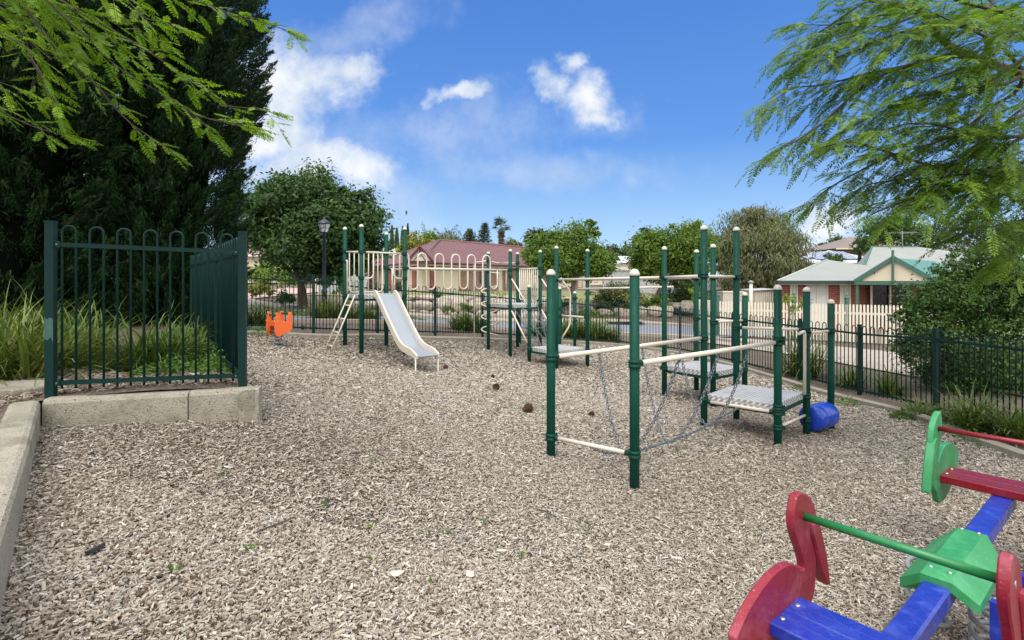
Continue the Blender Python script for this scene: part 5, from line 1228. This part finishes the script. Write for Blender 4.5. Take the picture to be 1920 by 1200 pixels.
# ------------------------------------------------------------ cream picket fence
PICK=M('picket_paint',(.66,.61,.50),.55,var=.06)
pkp=[(6.75,19.6,-1.86),(6.98,18.0,-1.87),(7.75,17.55,-1.88),(8.95,16.85,-1.885),(10.15,16.1,-1.89),(11.6,15.2,-1.9),(13.2,14.2,-1.9),(15,13.1,-1.9)]
r=thing('picket_fence',(6.98,18,CZ-1.87),'cream picket fence with green posts in front of the red brick house','fence')
for i,(x,y,z) in enumerate(pkp):
    m=MB(); m.box((x,y+.06,CZ+z+.62),(.10,.10,1.5)); po=m.build('post',GTRIM,r); m=MB(); m.lathe((x,y+.06,CZ+z+1.37),[(.07,0),(.07,.02),(.03,.05),(.045,.09),(.03,.13),(.004,.17)],8); m.build('finial',GTRIM,po)
for (a,b) in zip(pkp[:-1],pkp[1:]):
    A,B=Vector((a[0],a[1],CZ+a[2])),Vector((b[0],b[1],CZ+b[2])); L=(B-A).length; n=int(L/.088); d=(B-A).normalized(); nn=Vector((-d.y,d.x,0)); m=MB()
    for k in range(n):
        c=A.lerp(B,(k+.5)/n); h=1.2+.0*math.sin(k); w=.026
        m.prism([c+d*w+Vector((0,0,.06)),c+d*w+Vector((0,0,h-.03)),c+Vector((0,0,h)),c-d*w+Vector((0,0,h-.03)),c-d*w+Vector((0,0,.06))],nn,.018)
    m.build('pickets',PICK,r)
    for z in (.3,.92):
        m=MB(); m.bar(A+nn*.035+Vector((0,0,z)),B+nn*.035+Vector((0,0,z)),.035,.07); m.build('rail',PICK,r)
# ------------------------------------------------------------ lamp post
p=W(608,0,17); gz=tz(p.x,17); LP=thing('lamp_post',(p.x,p.y,gz),'tall dark blue lamp post with a lantern in front of the big leafy tree','street lamp')
NAVY=M('navy_paint',(.012,.02,.045),.35,var=.2); top=CZ+(HY-437)/F*17
m=MB(); m.lathe((p.x,p.y,gz-.1),[(.085,0),(.085,.85),(.10,.87),(.10,.93),(.06,1.0),(.05,1.1),(.045,top-gz),(.07,top-gz+.02),(.07,top-gz+.10),(.05,top-gz+.12)],14); m.build('post',NAVY,LP)
lz=top+.02
m=MB(); 
for k in range(6):
    a=2*math.pi*k/6; b=2*math.pi*(k+1)/6
    lo0_,lo1_=Vector((p.x+.11*math.cos(a),p.y+.11*math.sin(a),lz)),Vector((p.x+.11*math.cos(b),p.y+.11*math.sin(b),lz)); hi0,hi1=Vector((p.x+.20*math.cos(a),p.y+.20*math.sin(a),lz+.27)),Vector((p.x+.20*math.cos(b),p.y+.20*math.sin(b),lz+.27)); m.poly([lo0_,lo1_,hi1,hi0])
LG=M('lantern_glass',(.55,.58,.60),.15,var=.05); lan=m.build('lantern',LG,LP)
m=MB()
for k in range(6):
    a=2*math.pi*k/6; b=2*math.pi*(k+1)/6; e=lambda an,r,z: Vector((p.x+r*math.cos(an),p.y+r*math.sin(an),lz+z))
    m.tube([e(a,.113,0),e(a,.203,.27)],.011,5); m.tube([e(a,.203,.27),e(b,.203,.27)],.012,5); m.tube([e(a,.113,0),e(b,.113,0)],.012,5); m.tube([e(a,.158,.135),e(b,.158,.135)],.007,5)
m.build('lantern_frame',NAVY,lan)
m=MB(); m.lathe((p.x,p.y,lz+.27),[(.225,0),(.225,.015),(.15,.09),(.06,.14),(.03,.16),(.03,.2),(.008,.24)],12); m.build('lantern_roof',NAVY,lan)
# ------------------------------------------------------------ boulders of the bank
def rockmat():
    m,t,b,co=newmat('granite_boulder'); n=t.noise(co,1.6,6,.6)
    c=t.ramp(n,[(.25,(.20,.175,.14)),(.5,(.36,.325,.275)),(.75,(.49,.44,.37))]); c=t.mix(t.mapr(t.noise(co,5,5,.7),.55,.72,0,.6),c,(.17,.14,.11))
    geo=t.new('ShaderNodeObjectInfo').outputs['Random']; c=t.mix(t.math('MULTIPLY',geo,.3),c,(.46,.33,.24))
    t.link(c,b.inputs['Base Color']); b.inputs['Roughness'].default_value=.9
    bn=t.new('ShaderNodeBump'); bn.inputs['Strength'].default_value=.6; bn.inputs['Distance'].default_value=.05; t.link(t.noise(co,7,6,.6),bn.inputs['Height']); t.link(bn.outputs[0],b.inputs['Normal']); return m
ROCK=rockmat()
import bmesh
from mathutils import noise as mn
def rock_mesh(seed,mat=None):
    bm=bmesh.new(); bmesh.ops.create_icosphere(bm,subdivisions=4,radius=1); off=Vector((seed*7.3,seed*3.1,seed*1.7))
    for v in bm.verts:
        d=v.co.normalized(); k=1+.28*mn.noise(d*1.1+off)+.12*mn.noise(d*2.6+off)+.035*mn.noise(d*7+off); q=d*k
        q=Vector((math.copysign(abs(q.x)**.8,q.x),math.copysign(abs(q.y)**.8,q.y),math.copysign(abs(q.z)**.72,q.z))); v.co=q
    me=bpy.data.meshes.new('boulder'); bm.to_mesh(me); bm.free(); me.polygons.foreach_set('use_smooth',[True]*len(me.polygons)); me.materials.append(mat or ROCK); return me
RM=[rock_mesh(i+1) for i in range(7)]
def rock(px,py,wpx,hpx,Y,label,i,group='boulders of the retaining bank'):
    p=W(px,py,Y); o=bpy.data.objects.new('boulder',RM[i%7]); COL.objects.link(o); o.location=p; s=Y/F*.62
    o.scale=(wpx*s*.76,wpx*s*.62,hpx*s*.9); o.rotation_euler=(random.uniform(-.15,.15),random.uniform(-.15,.15),random.uniform(-.4,.4)); tag(o,label,'boulder',group)
RL_=[]
def rowrocks(pxs,py,h,Y,dy=0):
    for k in range(len(pxs)-1): RL_.append(((pxs[k]+pxs[k+1])/2,py+dy*k+random.uniform(-2,2),(pxs[k+1]-pxs[k])*1.08,h*random.uniform(.85,1.15),Y))
rowrocks([652,672,690,712,734,758,784,806,834,858,892,930,962,994,1022],594,25,24.6,.2)
rowrocks([664,684,716,748,776,812,846,876,912,948,980,1012,1040],574,22,25.5)
rowrocks([700,742,780,822,868,905,940,985,1020],560,13,26.5)
rowrocks([1040,1068,1090,1118,1150,1185,1212,1240,1262],588,20,27,-.5)
rowrocks([1056,1090,1128,1165,1205,1250,1292],574,16,28.5)
rowrocks([1275,1300,1330],574,20,28)
ROWN={}
for i,(x,y,w,h,Y) in enumerate(RL_):
    row='bottom row' if Y==24.6 else 'middle row' if Y==25.5 else 'top row' if Y==26.5 else 'right lower row' if Y==27 else 'right upper row' if Y==28.5 else 'far right pair'
    what='behind the slide' if x<790 else 'behind the hoop bridge' if x<900 else 'behind the spiral climber' if x<985 else 'behind the low deck' if x<1120 else 'below the rounded shrubs'
    size='long' if w>36 else 'broad' if w>30 else 'squarish' if w>25 else 'small'
    n_=ROWN.setdefault((row,),0); ROWN[(row,)]+=1; od=['leftmost','second','third','fourth','fifth','sixth','seventh','eighth','ninth','tenth','eleventh','twelfth','thirteenth','fourteenth','fifteenth','sixteenth'][min(n_,15)]
    rock(x,y,w,h,Y,f'{size} tan boulder, {od} from left in the {row}, {what}',i)
for i,(px,py,w,h,Y,lb) in enumerate([(552,592,20,10,19,'low boulder by the trunk of the big leafy tree'),(640,585,24,16,20.5,'boulder at the left end of the bank beside the lamp post'),(575,585,16,10,19.6,'small boulder just right of the big tree trunk')]): rock(px,py,w,h,Y,lb,i+2)
# ------------------------------------------------------------ trees beyond the fence
tree('broadleaf_tree','large dense dark green tree with a leaning trunk behind the lamp post','tree',tuple(W(570,0,20).xy)+(tz(-7.8,20),),
     lobes_px([(520,405,78),(580,375,62),(545,350,40),(640,425,74),(692,455,42),(488,438,38),(560,458,62),(640,485,50),(600,440,70),(505,375,40),(660,380,36),(700,420,26),(615,512,26),(670,500,26)],20),46000,.17,LF_DARK,BARK,.17,clump=.19,cp=46,trunk_top=tuple(W(563,520,20)),shell=.8)
tree('ash_tree','rounded light green tree with an upright sprig on top, standing on the boulder bank','tree',tuple(W(1073,0,26).xy)+(CZ-.9,),
     lobes_px([(1030,478,44),(1078,458,46),(1112,488,36),(1058,500,34),(1008,485,26),(1128,498,24),(1098,438,15),(1106,416,11),(1118,436,9),(1042,455,22)],26),26000,.15,LF_ASH,BARKG,.12,clump=.2,cp=34,shell=.8)
tree('ash_tree','rounded light green tree with forked grey stems, left of the olive tree','tree',tuple(W(1228,0,28).xy)+(CZ-1.2,),
     lobes_px([(1222,472,42),(1265,452,42),(1290,482,44),(1240,497,36),(1300,436,24),(1290,505,26),(1322,460,26),(1205,452,18),(1205,500,24)],28),26000,.16,LF_ASH,BARKG,.12,clump=.2,cp=34,shell=.8)
tree('olive_tree','big soft olive green drooping tree behind the picket fence','tree',tuple(W(1425,0,31).xy)+(CZ-2.0,),
     lobes_px([(1392,440,44),(1440,428,38),(1470,468,42),(1420,475,66),(1372,462,30),(1388,520,44),(1450,520,48),(1488,500,30),(1410,412,24),(1352,490,24),(1420,545,40)],31),42000,.24,LF_OLIVE,BARK,.2,clump=.2,cp=50,droop=1.3,wratio=.22,shell=.8)
far_=[('dark bushy tree at the skyline behind the light green tree with the sprig',[(1010,448,20),(1030,455,16)],62,2600,.4,LF_FAR,'broadleaf_tree'),
 ('yellow flowering tree behind the left end of the maroon roof',[(778,458,22),(800,465,18),(760,468,14)],58,2600,.35,LF_YEL,'flowering_tree'),
 ('light green tree behind the maroon roof, left of the feathery one',[(808,452,20),(790,470,16),(825,465,20)],60,2400,.35,LF_ASH,'broadleaf_tree'),
 ('pale gum tree beside the palm, behind the maroon roof',[(958,460,13),(972,462,10),(948,466,9)],75,1500,.35,LF_OLIVE,'gum_tree'),
 ('low distant tree left of the cream house roof',[(1140,474,16),(1160,478,14),(1122,470,12)],80,1900,.45,LF_FAR,'broadleaf_tree'),
 ('distant rounded tree right above the cream house roof',[(1182,474,18),(1200,480,14)],84,1700,.45,LF_FAR,'broadleaf_tree'),
 ('dark tree behind the right hand light green tree, at the skyline',[(1212,440,14),(1204,452,14)],60,1300,.4,LF_FAR,'broadleaf_tree'),
 ('tall loose green tree behind the overhead bars, right of the light green tree',[(1300,440,22),(1318,456,26),(1296,470,24)],44,5000,.26,LF_ASH,'broadleaf_tree'),
 ('dark green tree above the steel roofed house, behind the robinia',[(1655,440,34),(1690,430,34),(1625,455,22),(1720,450,34)],70,5200,.45,LF_DARK,'broadleaf_tree'),
 ('wide dark tree at the skyline behind the robinia, furthest right',[(1790,440,44),(1850,430,50),(1910,440,46),(1980,430,50)],72,6000,.5,LF_FAR,'broadleaf_tree'),
 ('round clipped bush on the left in front of the hill house',[(1553,487,11)],60,900,.22,LF_DARK,'round_bush'),('round clipped bush on the right in front of the hill house',[(1573,487,10)],60,900,.22,LF_DARK,'round_bush'),
 ('green tree behind the pink roofed house',[(440,440,30),(480,455,22),(515,470,26)],75,3500,.5,LF_FAR,'broadleaf_tree'),
 ('distant tree above the hill house roof',[(1545,462,12),(1590,458,14)],110,1500,.5,LF_FAR,'broadleaf_tree'),
 ('tall distant tree behind the picket fence house roof',[(1570,455,14),(1600,462,10)],120,1300,.5,LF_DARK,'broadleaf_tree')]
for lb,L,Y,n,lf,mt,nm in far_:
    lo=lobes_px(L,Y); tree(nm,lb,'tree' if 'bush' not in nm else 'bush',(lo[0][0],Y,CZ-1.0+(2 if Y>90 else 0)),lo,n,lf,mt,BARKG,.16,clump=.24,cp=16)
# narrow cypresses, pines, a palm
for i,(px,pt,pb,w,Y) in enumerate([(735,423,470,7,72),(744,428,470,8,74),(755,425,470,8,71),(764.5,420,470,6,73),(1642,428,475,9,60),(1612,470,500,5,62),(1106,466,492,6,80),(1114,466,492,5,82)]):
    lb=['narrow golden cypress, leftmost of the four by the big leafy tree','narrow golden cypress, second of the four by the big leafy tree','narrow golden cypress, third of the four by the big leafy tree','narrow dark cypress, rightmost of the four by the big leafy tree','narrow cypress rising over the steel roofed house','tiny narrow cypress left of the porch finial','narrow distant cypress, left one beside the upright sprig','narrow distant cypress, right one beside the upright sprig'][i]
    p=W(px,pb,Y); h=(pb-pt)/F*Y; r=w/2/F*Y; root=thing('narrow_cypress',(p.x,p.y,CZ-1),lb,'tree','narrow cypresses on the skyline'); mb=MB(); mb.tube([(p.x,p.y,CZ-1),(p.x,p.y,p.z+h*.6)],.1,6); mb.build('trunk',BARKG,root)
    n=1500; t_=RNG.uniform(0,1,n); a=RNG.uniform(0,6.28,n); rr=r*np.interp(t_,[0,.3,.7,1],[.85,1,.7,.08])*RNG.uniform(.75,1.1,n); P=np.stack([p.x+rr*np.cos(a),p.y+rr*np.sin(a),p.z-.5+(h+.5)*t_],-1)
    V,Q=leaf_quads(P,np.stack([np.cos(a)*.5,np.sin(a)*.5,np.ones(n)],-1),rdir(n),RNG.uniform(.2,.5,n),RNG.uniform(.08,.16,n)); npmesh('crown',V,Q,LF_VAR if i in(0,1,2,4,6,7) else LF_FAR,root,np.clip(RNG.normal(.3,.2,n),0,1))
for px,pt,Y,lb in ((882,428,70,'dark conifer behind the maroon roof, left of the pair'),(905,416,70,'dark leaning conifer behind the maroon roof, right of the pair')):
    p=W(px,470,Y); tp=W(px+ (5 if px>890 else -2),pt,Y); root=thing('pine_tree',(p.x,p.y,CZ-1),lb,'tree'); mb=MB(); mb.tube([(p.x,p.y,CZ-1),tuple(p),tuple(tp)],[.2,.15,.03],6); PP=[];DD=[]
    for i in range(13):
        f=i/13; c=p.lerp(tp,f); L=lerp(1.75,.2,f)*random.uniform(.75,1.2)
        for k in range(6):
            a=k*1.05+i*.7; d=Vector((math.cos(a),math.sin(a),.15)); e=c+d*L; mb.tube([c,c+d*L*.6-Vector((0,0,.1)),e],[.05,.03,.01],4,caps=False)
            for q in range(22): s=random.uniform(.15,1); PP.append(tuple(c+d*L*s+Vector((random.gauss(0,.09),random.gauss(0,.09),random.gauss(-.06,.10))))); DD.append((d.x+random.gauss(0,.5),d.y+random.gauss(0,.5),random.gauss(-.2,.5)))
    mb.build('trunk',BARKG,root); PP=np.array(PP);DD=np.array(DD); n=len(PP); V,Q=leaf_quads(PP,DD,rdir(n),RNG.uniform(.2,.45,n),RNG.uniform(.06,.12,n)); npmesh('crown',V,Q,LF_FAR,root,np.clip(RNG.normal(.12,.12,n),0,1))
# feathery tree
p=W(838,470,62); root=thing('feathery_tree',(p.x,p.y,CZ-1),'grey green feathery tree with arching sprays behind the maroon roof','tree'); mb=MB(); top=W(836,440,62); mb.tube([(p.x,p.y,CZ-1),tuple(p),tuple(top)],[.2,.15,.08],6); PP=[];DD=[]
for i in range(70):
    a=random.uniform(0,6.28); el=random.uniform(.1,1.35); L=random.uniform(1.2,3.1); d=Vector((math.cos(a)*math.cos(el),math.sin(a)*math.cos(el)*.8,math.sin(el))); c=Vector(p)+Vector((random.gauss(0,.8),random.gauss(0,.5),random.uniform(-.4,1.0)))
    pts=[c+d*L*s-Vector((0,0,.5*s*s*math.cos(el)*L*.5)) for s in (0,.25,.5,.75,1)]; mb.tube(pts,[.03,.02,.02,.015,.01],4,caps=False)
    for k in range(34): s=random.uniform(.15,1.05); q=c+d*L*s-Vector((0,0,.25*s*s*math.cos(el)*L)); PP.append(tuple(q+Vector((random.gauss(0,.09),random.gauss(0,.09),random.gauss(-.1,.12))))); DD.append((d.x*.3+random.gauss(0,.4),d.y+random.gauss(0,.4),-.7))
mb.build('trunk',BARKG,root); PP=np.array(PP);DD=np.array(DD); n=len(PP); V,Q=leaf_quads(PP,DD,rdir(n),RNG.uniform(.2,.42,n),RNG.uniform(.05,.1,n)); npmesh('crown',V,Q,LF_OLIVE,root,np.clip(RNG.normal(.3,.2,n),0,1))
# palm
Y=66; p=W(940,470,Y); hd=W(940,427,Y); root=thing('palm_tree',(p.x,p.y,CZ-1),'tall fan palm with a skirt of dry fronds behind the maroon roof','palm tree'); mb=MB(); mb.tube([(p.x,p.y,CZ-1),tuple(p),tuple(hd)],[.3,.26,.2],8); mb.build('trunk',BARKG,root)
def fans(n,el0,el1,Ls,mat,name,hc,rad):
    V=[];T=[]
    for i in range(n):
        a=random.uniform(0,6.28); el=random.uniform(el0,el1); d=Vector((math.cos(a)*math.cos(el),math.sin(a)*math.cos(el),math.sin(el))); L=Ls*random.uniform(.8,1.15); c=hc+d*L; s=d.cross(Vector((0,0,1))).normalized(); u=s.cross(d); tn=random.random()
        for k in range(15):
            an=(k-7)/7*1.9; dd=(d*math.cos(an)+s*math.sin(an)-Vector((0,0,.25))+u*random.gauss(0,.12)).normalized(); e=c+dd*rad*random.uniform(.7,1.1); w=dd.cross(u).normalized()*.045; md=c.lerp(e,.5)
            V+=[tuple(c),tuple(md+w),tuple(e),tuple(md-w)]; T.append(min(1,max(0,tn*.6+random.uniform(-.1,.3))))
        w=s*.02; V+=[tuple(hc-w),tuple(hc+w),tuple(c+w),tuple(c-w)]; T.append(tn*.5)
    V=np.array(V); npmesh(name,V,np.arange(len(V)).reshape(-1,4),mat,root,T)
fans(26,-.5,1.3,.75,LF_PALM,'fronds',hd+Vector((0,0,.1)),.85); 
for z in (-.3,-.8,-1.3,-1.8): fans(11,-1.45,-.95,.2,LF_DRY,'dry_fronds',hd+Vector((0,0,z)),.6)
# hedges and shrubs
sh=[('rounded yellow green hedge at the end of the paved driveway, left one',[(490,505,16),(478,515,14)],30,1800,.13,LF_HEDGE,'hedge'),('rounded bright green hedge at the left behind the fence',[(508,510,22),(535,515,22),(555,522,18),(490,525,18)],26,4200,.12,LF_HEDGE,'hedge'),
 ('low yellow hedge in front of the bright green hedge',[(475,545,12),(490,540,12),(505,545,10)],24,1500,.1,LF_YEL,'hedge'),('dark shrub under the big leafy tree left of its trunk',[(530,558,13),(545,560,10)],20,900,.1,LF_DARK,'shrub'),
 ('big rounded variegated shrub on the bank right of the middle',[(1142,556,26),(1165,548,26),(1182,562,24),(1150,572,20),(1128,560,16)],27.5,9000,.12,LF_VAR,'shrub'),
 ('dark rounded shrub under the right hand light green tree',[(1270,545,26),(1295,555,28),(1255,562,20),(1310,540,20)],30,6500,.13,LF_BUSH,'shrub'),('green shrub between the two bank trees',[(1220,572,16),(1240,565,18),(1205,582,12)],27.5,3200,.11,LF_ASH,'shrub'),
 ('bright green shrub at the corner of the picket fence',[(1312,560,14),(1322,575,12),(1300,548,10)],21,1800,.1,LF_HEDGE,'shrub'),
 ('green creeping shrub spilling over the boulders behind the low deck',[(1100,592,18),(1122,598,16),(1080,598,14),(1145,600,14)],26,3600,.1,LF_COVER,'shrub'),
 ('small green shrub on the bank behind the hoop bridge',[(822,555,8),(832,558,7)],27,700,.09,LF_COVER,'shrub'),('small leafy shrub on the bank behind the fire pole',[(848,556,8),(862,558,6)],27,700,.09,LF_COVER,'shrub'),
 ('little shrub hanging on the boulders behind the slide',[(838,578,6),(850,582,5)],24,450,.08,LF_COVER,'shrub'),('small yellow flowering shrub behind the slide',[(698,580,8),(690,588,7)],23,600,.08,LF_YEL,'shrub'),
 ('low green shrub spilling from the bank by the second tower',[(870,572,8),(882,578,7)],24,500,.08,LF_COVER,'shrub'),
 ('green shrub on the bank beside the low deck, behind the spiral climber',[(985,570,10),(1010,565,11),(998,585,9)],26,1200,.1,LF_BUSH,'shrub'),
 ('small bright shrub by the picket fence behind the tall yellow green clump',[(1478,560,12),(1510,570,12),(1490,580,10)],14.6,500,.07,LF_HEDGE,'shrub'),
 ('dark shrub on the bank under the light green tree with the sprig',[(1050,575,12),(1062,565,9)],26.5,800,.1,LF_BUSH,'shrub'),
 ('small shrub on the lawn edge behind the low deck',[(1105,552,8)],33,500,.1,LF_BUSH,'shrub'),('shrub in front of the cream house behind the lamp post',[(640,540,10),(660,548,9),(625,552,8)],32,900,.12,LF_BUSH,'shrub')]
for lb,L,Y,n,lf,mt,nm in sh:
    lo=lobes_px(L,Y); b=min(l[2]-l[3] for l in lo); tree(nm,lb,nm,(lo[0][0],Y,min(b,tz(lo[0][0],Y))),lo,n,lf,mt,BARKG,.04,clump=.24,cp=22,trunk_top=(lo[0][0],lo[0][1],lo[0][2]-lo[0][3]*.3),shell=.75)
cover('ground_cover','low silvery green ground cover on the bank between fence and road, left side',[(-6.3,17.0,1.3,.8,2200),(-5.0,17.2,1,.6,1500),(-8.6,18.2,1.4,1,1500),(-4.5,20.9,1.2,.4,900)],0,.09,LF_VAR,TZ,.22)
# leafy bush by the right fence
tree('leafy_bush','large dark leafy bush crowding behind the right fence under the robinia','bush',(8.1,9.0,tz(8.1,9.0)),
     lobes_px([(1728,556,36),(1765,555,58),(1840,560,74),(1910,545,74),(1735,625,48),(1820,640,84),(1910,640,84),(1712,655,26),(1790,500,36),(1870,490,48),(1702,600,24),(1770,690,52),(1860,710,60)],8.9,.9),52000,.055,LF_BUSH,TWIG,.05,clump=.2,cp=48,wratio=.6,shell=.8)
# ------------------------------------------------------------ litter on the chips
CONE=M('pine_cone_brown',(.07,.035,.018),.8,var=.4,scale=60)
def cone_mesh():
    mb=MB(); mb.lathe((0,0,0),[(.008,-.04),(.018,-.03),(.02,0),(.012,.03),(.004,.042)],10)
    for i in range(64):
        f=i/64; a=i*2.4; z=lerp(-.036,.04,f); r=.017*math.sin(math.pi*(.15+.8*f))+.012; d=Vector((math.cos(a),math.sin(a),.5-f*.2)).normalized(); s=Vector((-math.sin(a),math.cos(a),0)); c=Vector((0,0,z))
        mb.prism([c+d*r*.4+s*.003,c+d*(r+.008)+s*.009,c+d*(r+.016)+Vector((0,0,.004)),c+d*(r+.008)-s*.009,c+d*r*.4-s*.003],d.cross(s),.003)
    return mb.build('pine_cone',CONE)
cone=cone_mesh(); first=True
def ground_at(px,py):
    d=(py-HY)/F; Y=1.6/d
    for _ in range(8): Y=(CZ-tz((px-960)/F*Y,Y))/d
    return Vector(((px-960)/F*Y,Y,tz((px-960)/F*Y,Y)))
for px,py,sc_,lb in ((931,733,1.35,'brown pine cone lying alone near the middle of the woodchips'),(925,710,.8,'small pine cone just beyond the middle one, towards the slide'),(988,776,1.5,'open brown pine cone just left of the front green post'),(835,695,1.1,'brown pine cone lying by the foot of the slide'),(1108,782,.9,'small pine cone under the chain bridge'),(569,632,1.2,'brown pine cone by the far kerb beside the orange rider')):
    o=cone if first else cone.copy()
    if not first: COL.objects.link(o)
    first=False; p=ground_at(px,py); o.location=p+Vector((0,0,.045*sc_)); o.scale=(sc_*1.0,)*3; o.rotation_euler=(random.uniform(.9,1.6),random.uniform(-.5,.5),random.uniform(0,6)); tag(o,lb,'pine cone','pine cones on the woodchips')
BARKP=M('pale_bark',(.62,.50,.40),.8,var=.1); DKP=M('dark_plastic',(.02,.022,.028),.5)
def flake(px,py,pts,mat,label,name='bark_flake',lift=.03,th=.004,tilt=.15):
    p=ground_at(px,py)+Vector((0,0,lift)); mb=MB(); n=Vector((random.uniform(-tilt,tilt),random.uniform(-tilt,tilt)-.12,1)).normalized(); x=Vector((1,0,0))-n*n.x; x.normalize(); y=n.cross(x)
    mb.prism([p+x*a+y*b for a,b in pts],n,th); o=mb.build(name,mat,origin=p); return tag(o,label,'bark flake' if mat is BARKP else 'debris')
flake(743,1088,[(-.035,.008),(-.01,.02),(.036,.022),(.03,.008),(.012,-.012),(-.012,-.016)],BARKP,'pale jagged bark flake on the woodchips, left of the square one')
flake(881,1087,[(-.018,.03),(-.004,.024),(.018,.028),(.02,-.02),(.004,-.026),(-.018,-.02)],BARKP,'pale pinkish square bark flake on the woodchips')
flake(941,1042,[(-.03,.0),(0,.012),(.03,.006),(.02,-.006),(-.02,-.01)],BARKP,'thin pale bark flake beyond the square one')
flake(180,1045,[(-.022,-.03),(-.026,.02),(-.012,.038),(.012,.036),(.02,.01),(.012,-.034)],DKP,'small curved piece of black plastic on the woodchips at the left','plastic_scrap',.035,.012,.3)
flake(1003,895,[(-.03,.0),(0,.010),(.03,.004),(.01,-.008)],BARKP,'small pale bark sliver in the middle distance of the woodchips')
flake(1138,1030,[(-.03,-.004),(0,.012),(.028,.006),(.01,-.01)],BARKP,'pale bark flake on the woodchips left of the red bird panel')
for px,py,l,a,lb in ((1010,965,.30,2.4,'thin brown stick lying on the woodchips right of the middle'),(505,1000,.28,1.0,'thin dark twig on the woodchips left of the middle'),(665,858,.22,.5,'dark twig lying on the woodchips beyond the corner of the wall'),(690,790,.4,2.9,'long thin twig on the woodchips in front of the slide'),(730,745,.16,2.7,'short dark stick in front of the slide foot')):
    p=ground_at(px,py)+Vector((0,0,.03)); d=Vector((math.cos(a),math.sin(a),0)); mb=MB(); mb.tube(cr([p-d*l*.5,p-d*l*.15+Vector((.008,.01,.004)),p+d*l*.2-Vector((.006,.008,0)),p+d*l*.5],4),[.003]*4+[.0045]*5+[.003]*4,6); tag(mb.build('stick',TWIG,origin=p),lb,'stick')
# stepping slab in the bed
mb=MB(); sp_=W(30,735,4.15); mb.prism([Vector((sp_.x+a,sp_.y+b,BEDZ+.03)) for a,b in ((-.28,-.12),(.16,-.2),(.3,.0),(.05,.22),(-.25,.16))],(0,0,1),.05,bev=.012); tag(mb.build('paving_slab',CONC,origin=(sp_.x,sp_.y,BEDZ+.03)),'worn concrete slab lying in the mulch left of the fence post','slab')

dp=Vector((4.95,23.28,0)); dz_=tz(dp.x,dp.y); r=thing('storm_drain',(dp.x,dp.y,dz_),'dark stormwater inlet slot in the kerb across the road behind the front posts','drain')
m=MB(); m.box((dp.x,dp.y-.06,CZ*0+dz_+.10),(1.3,.14,.12),.06); m.build('slot',M('drain_iron',(.01,.01,.01),.8),r); m=MB(); m.box((dp.x,dp.y+.1,dz_+.185),(1.6,.5,.05),.06); m.build('lintel',PATH,r)
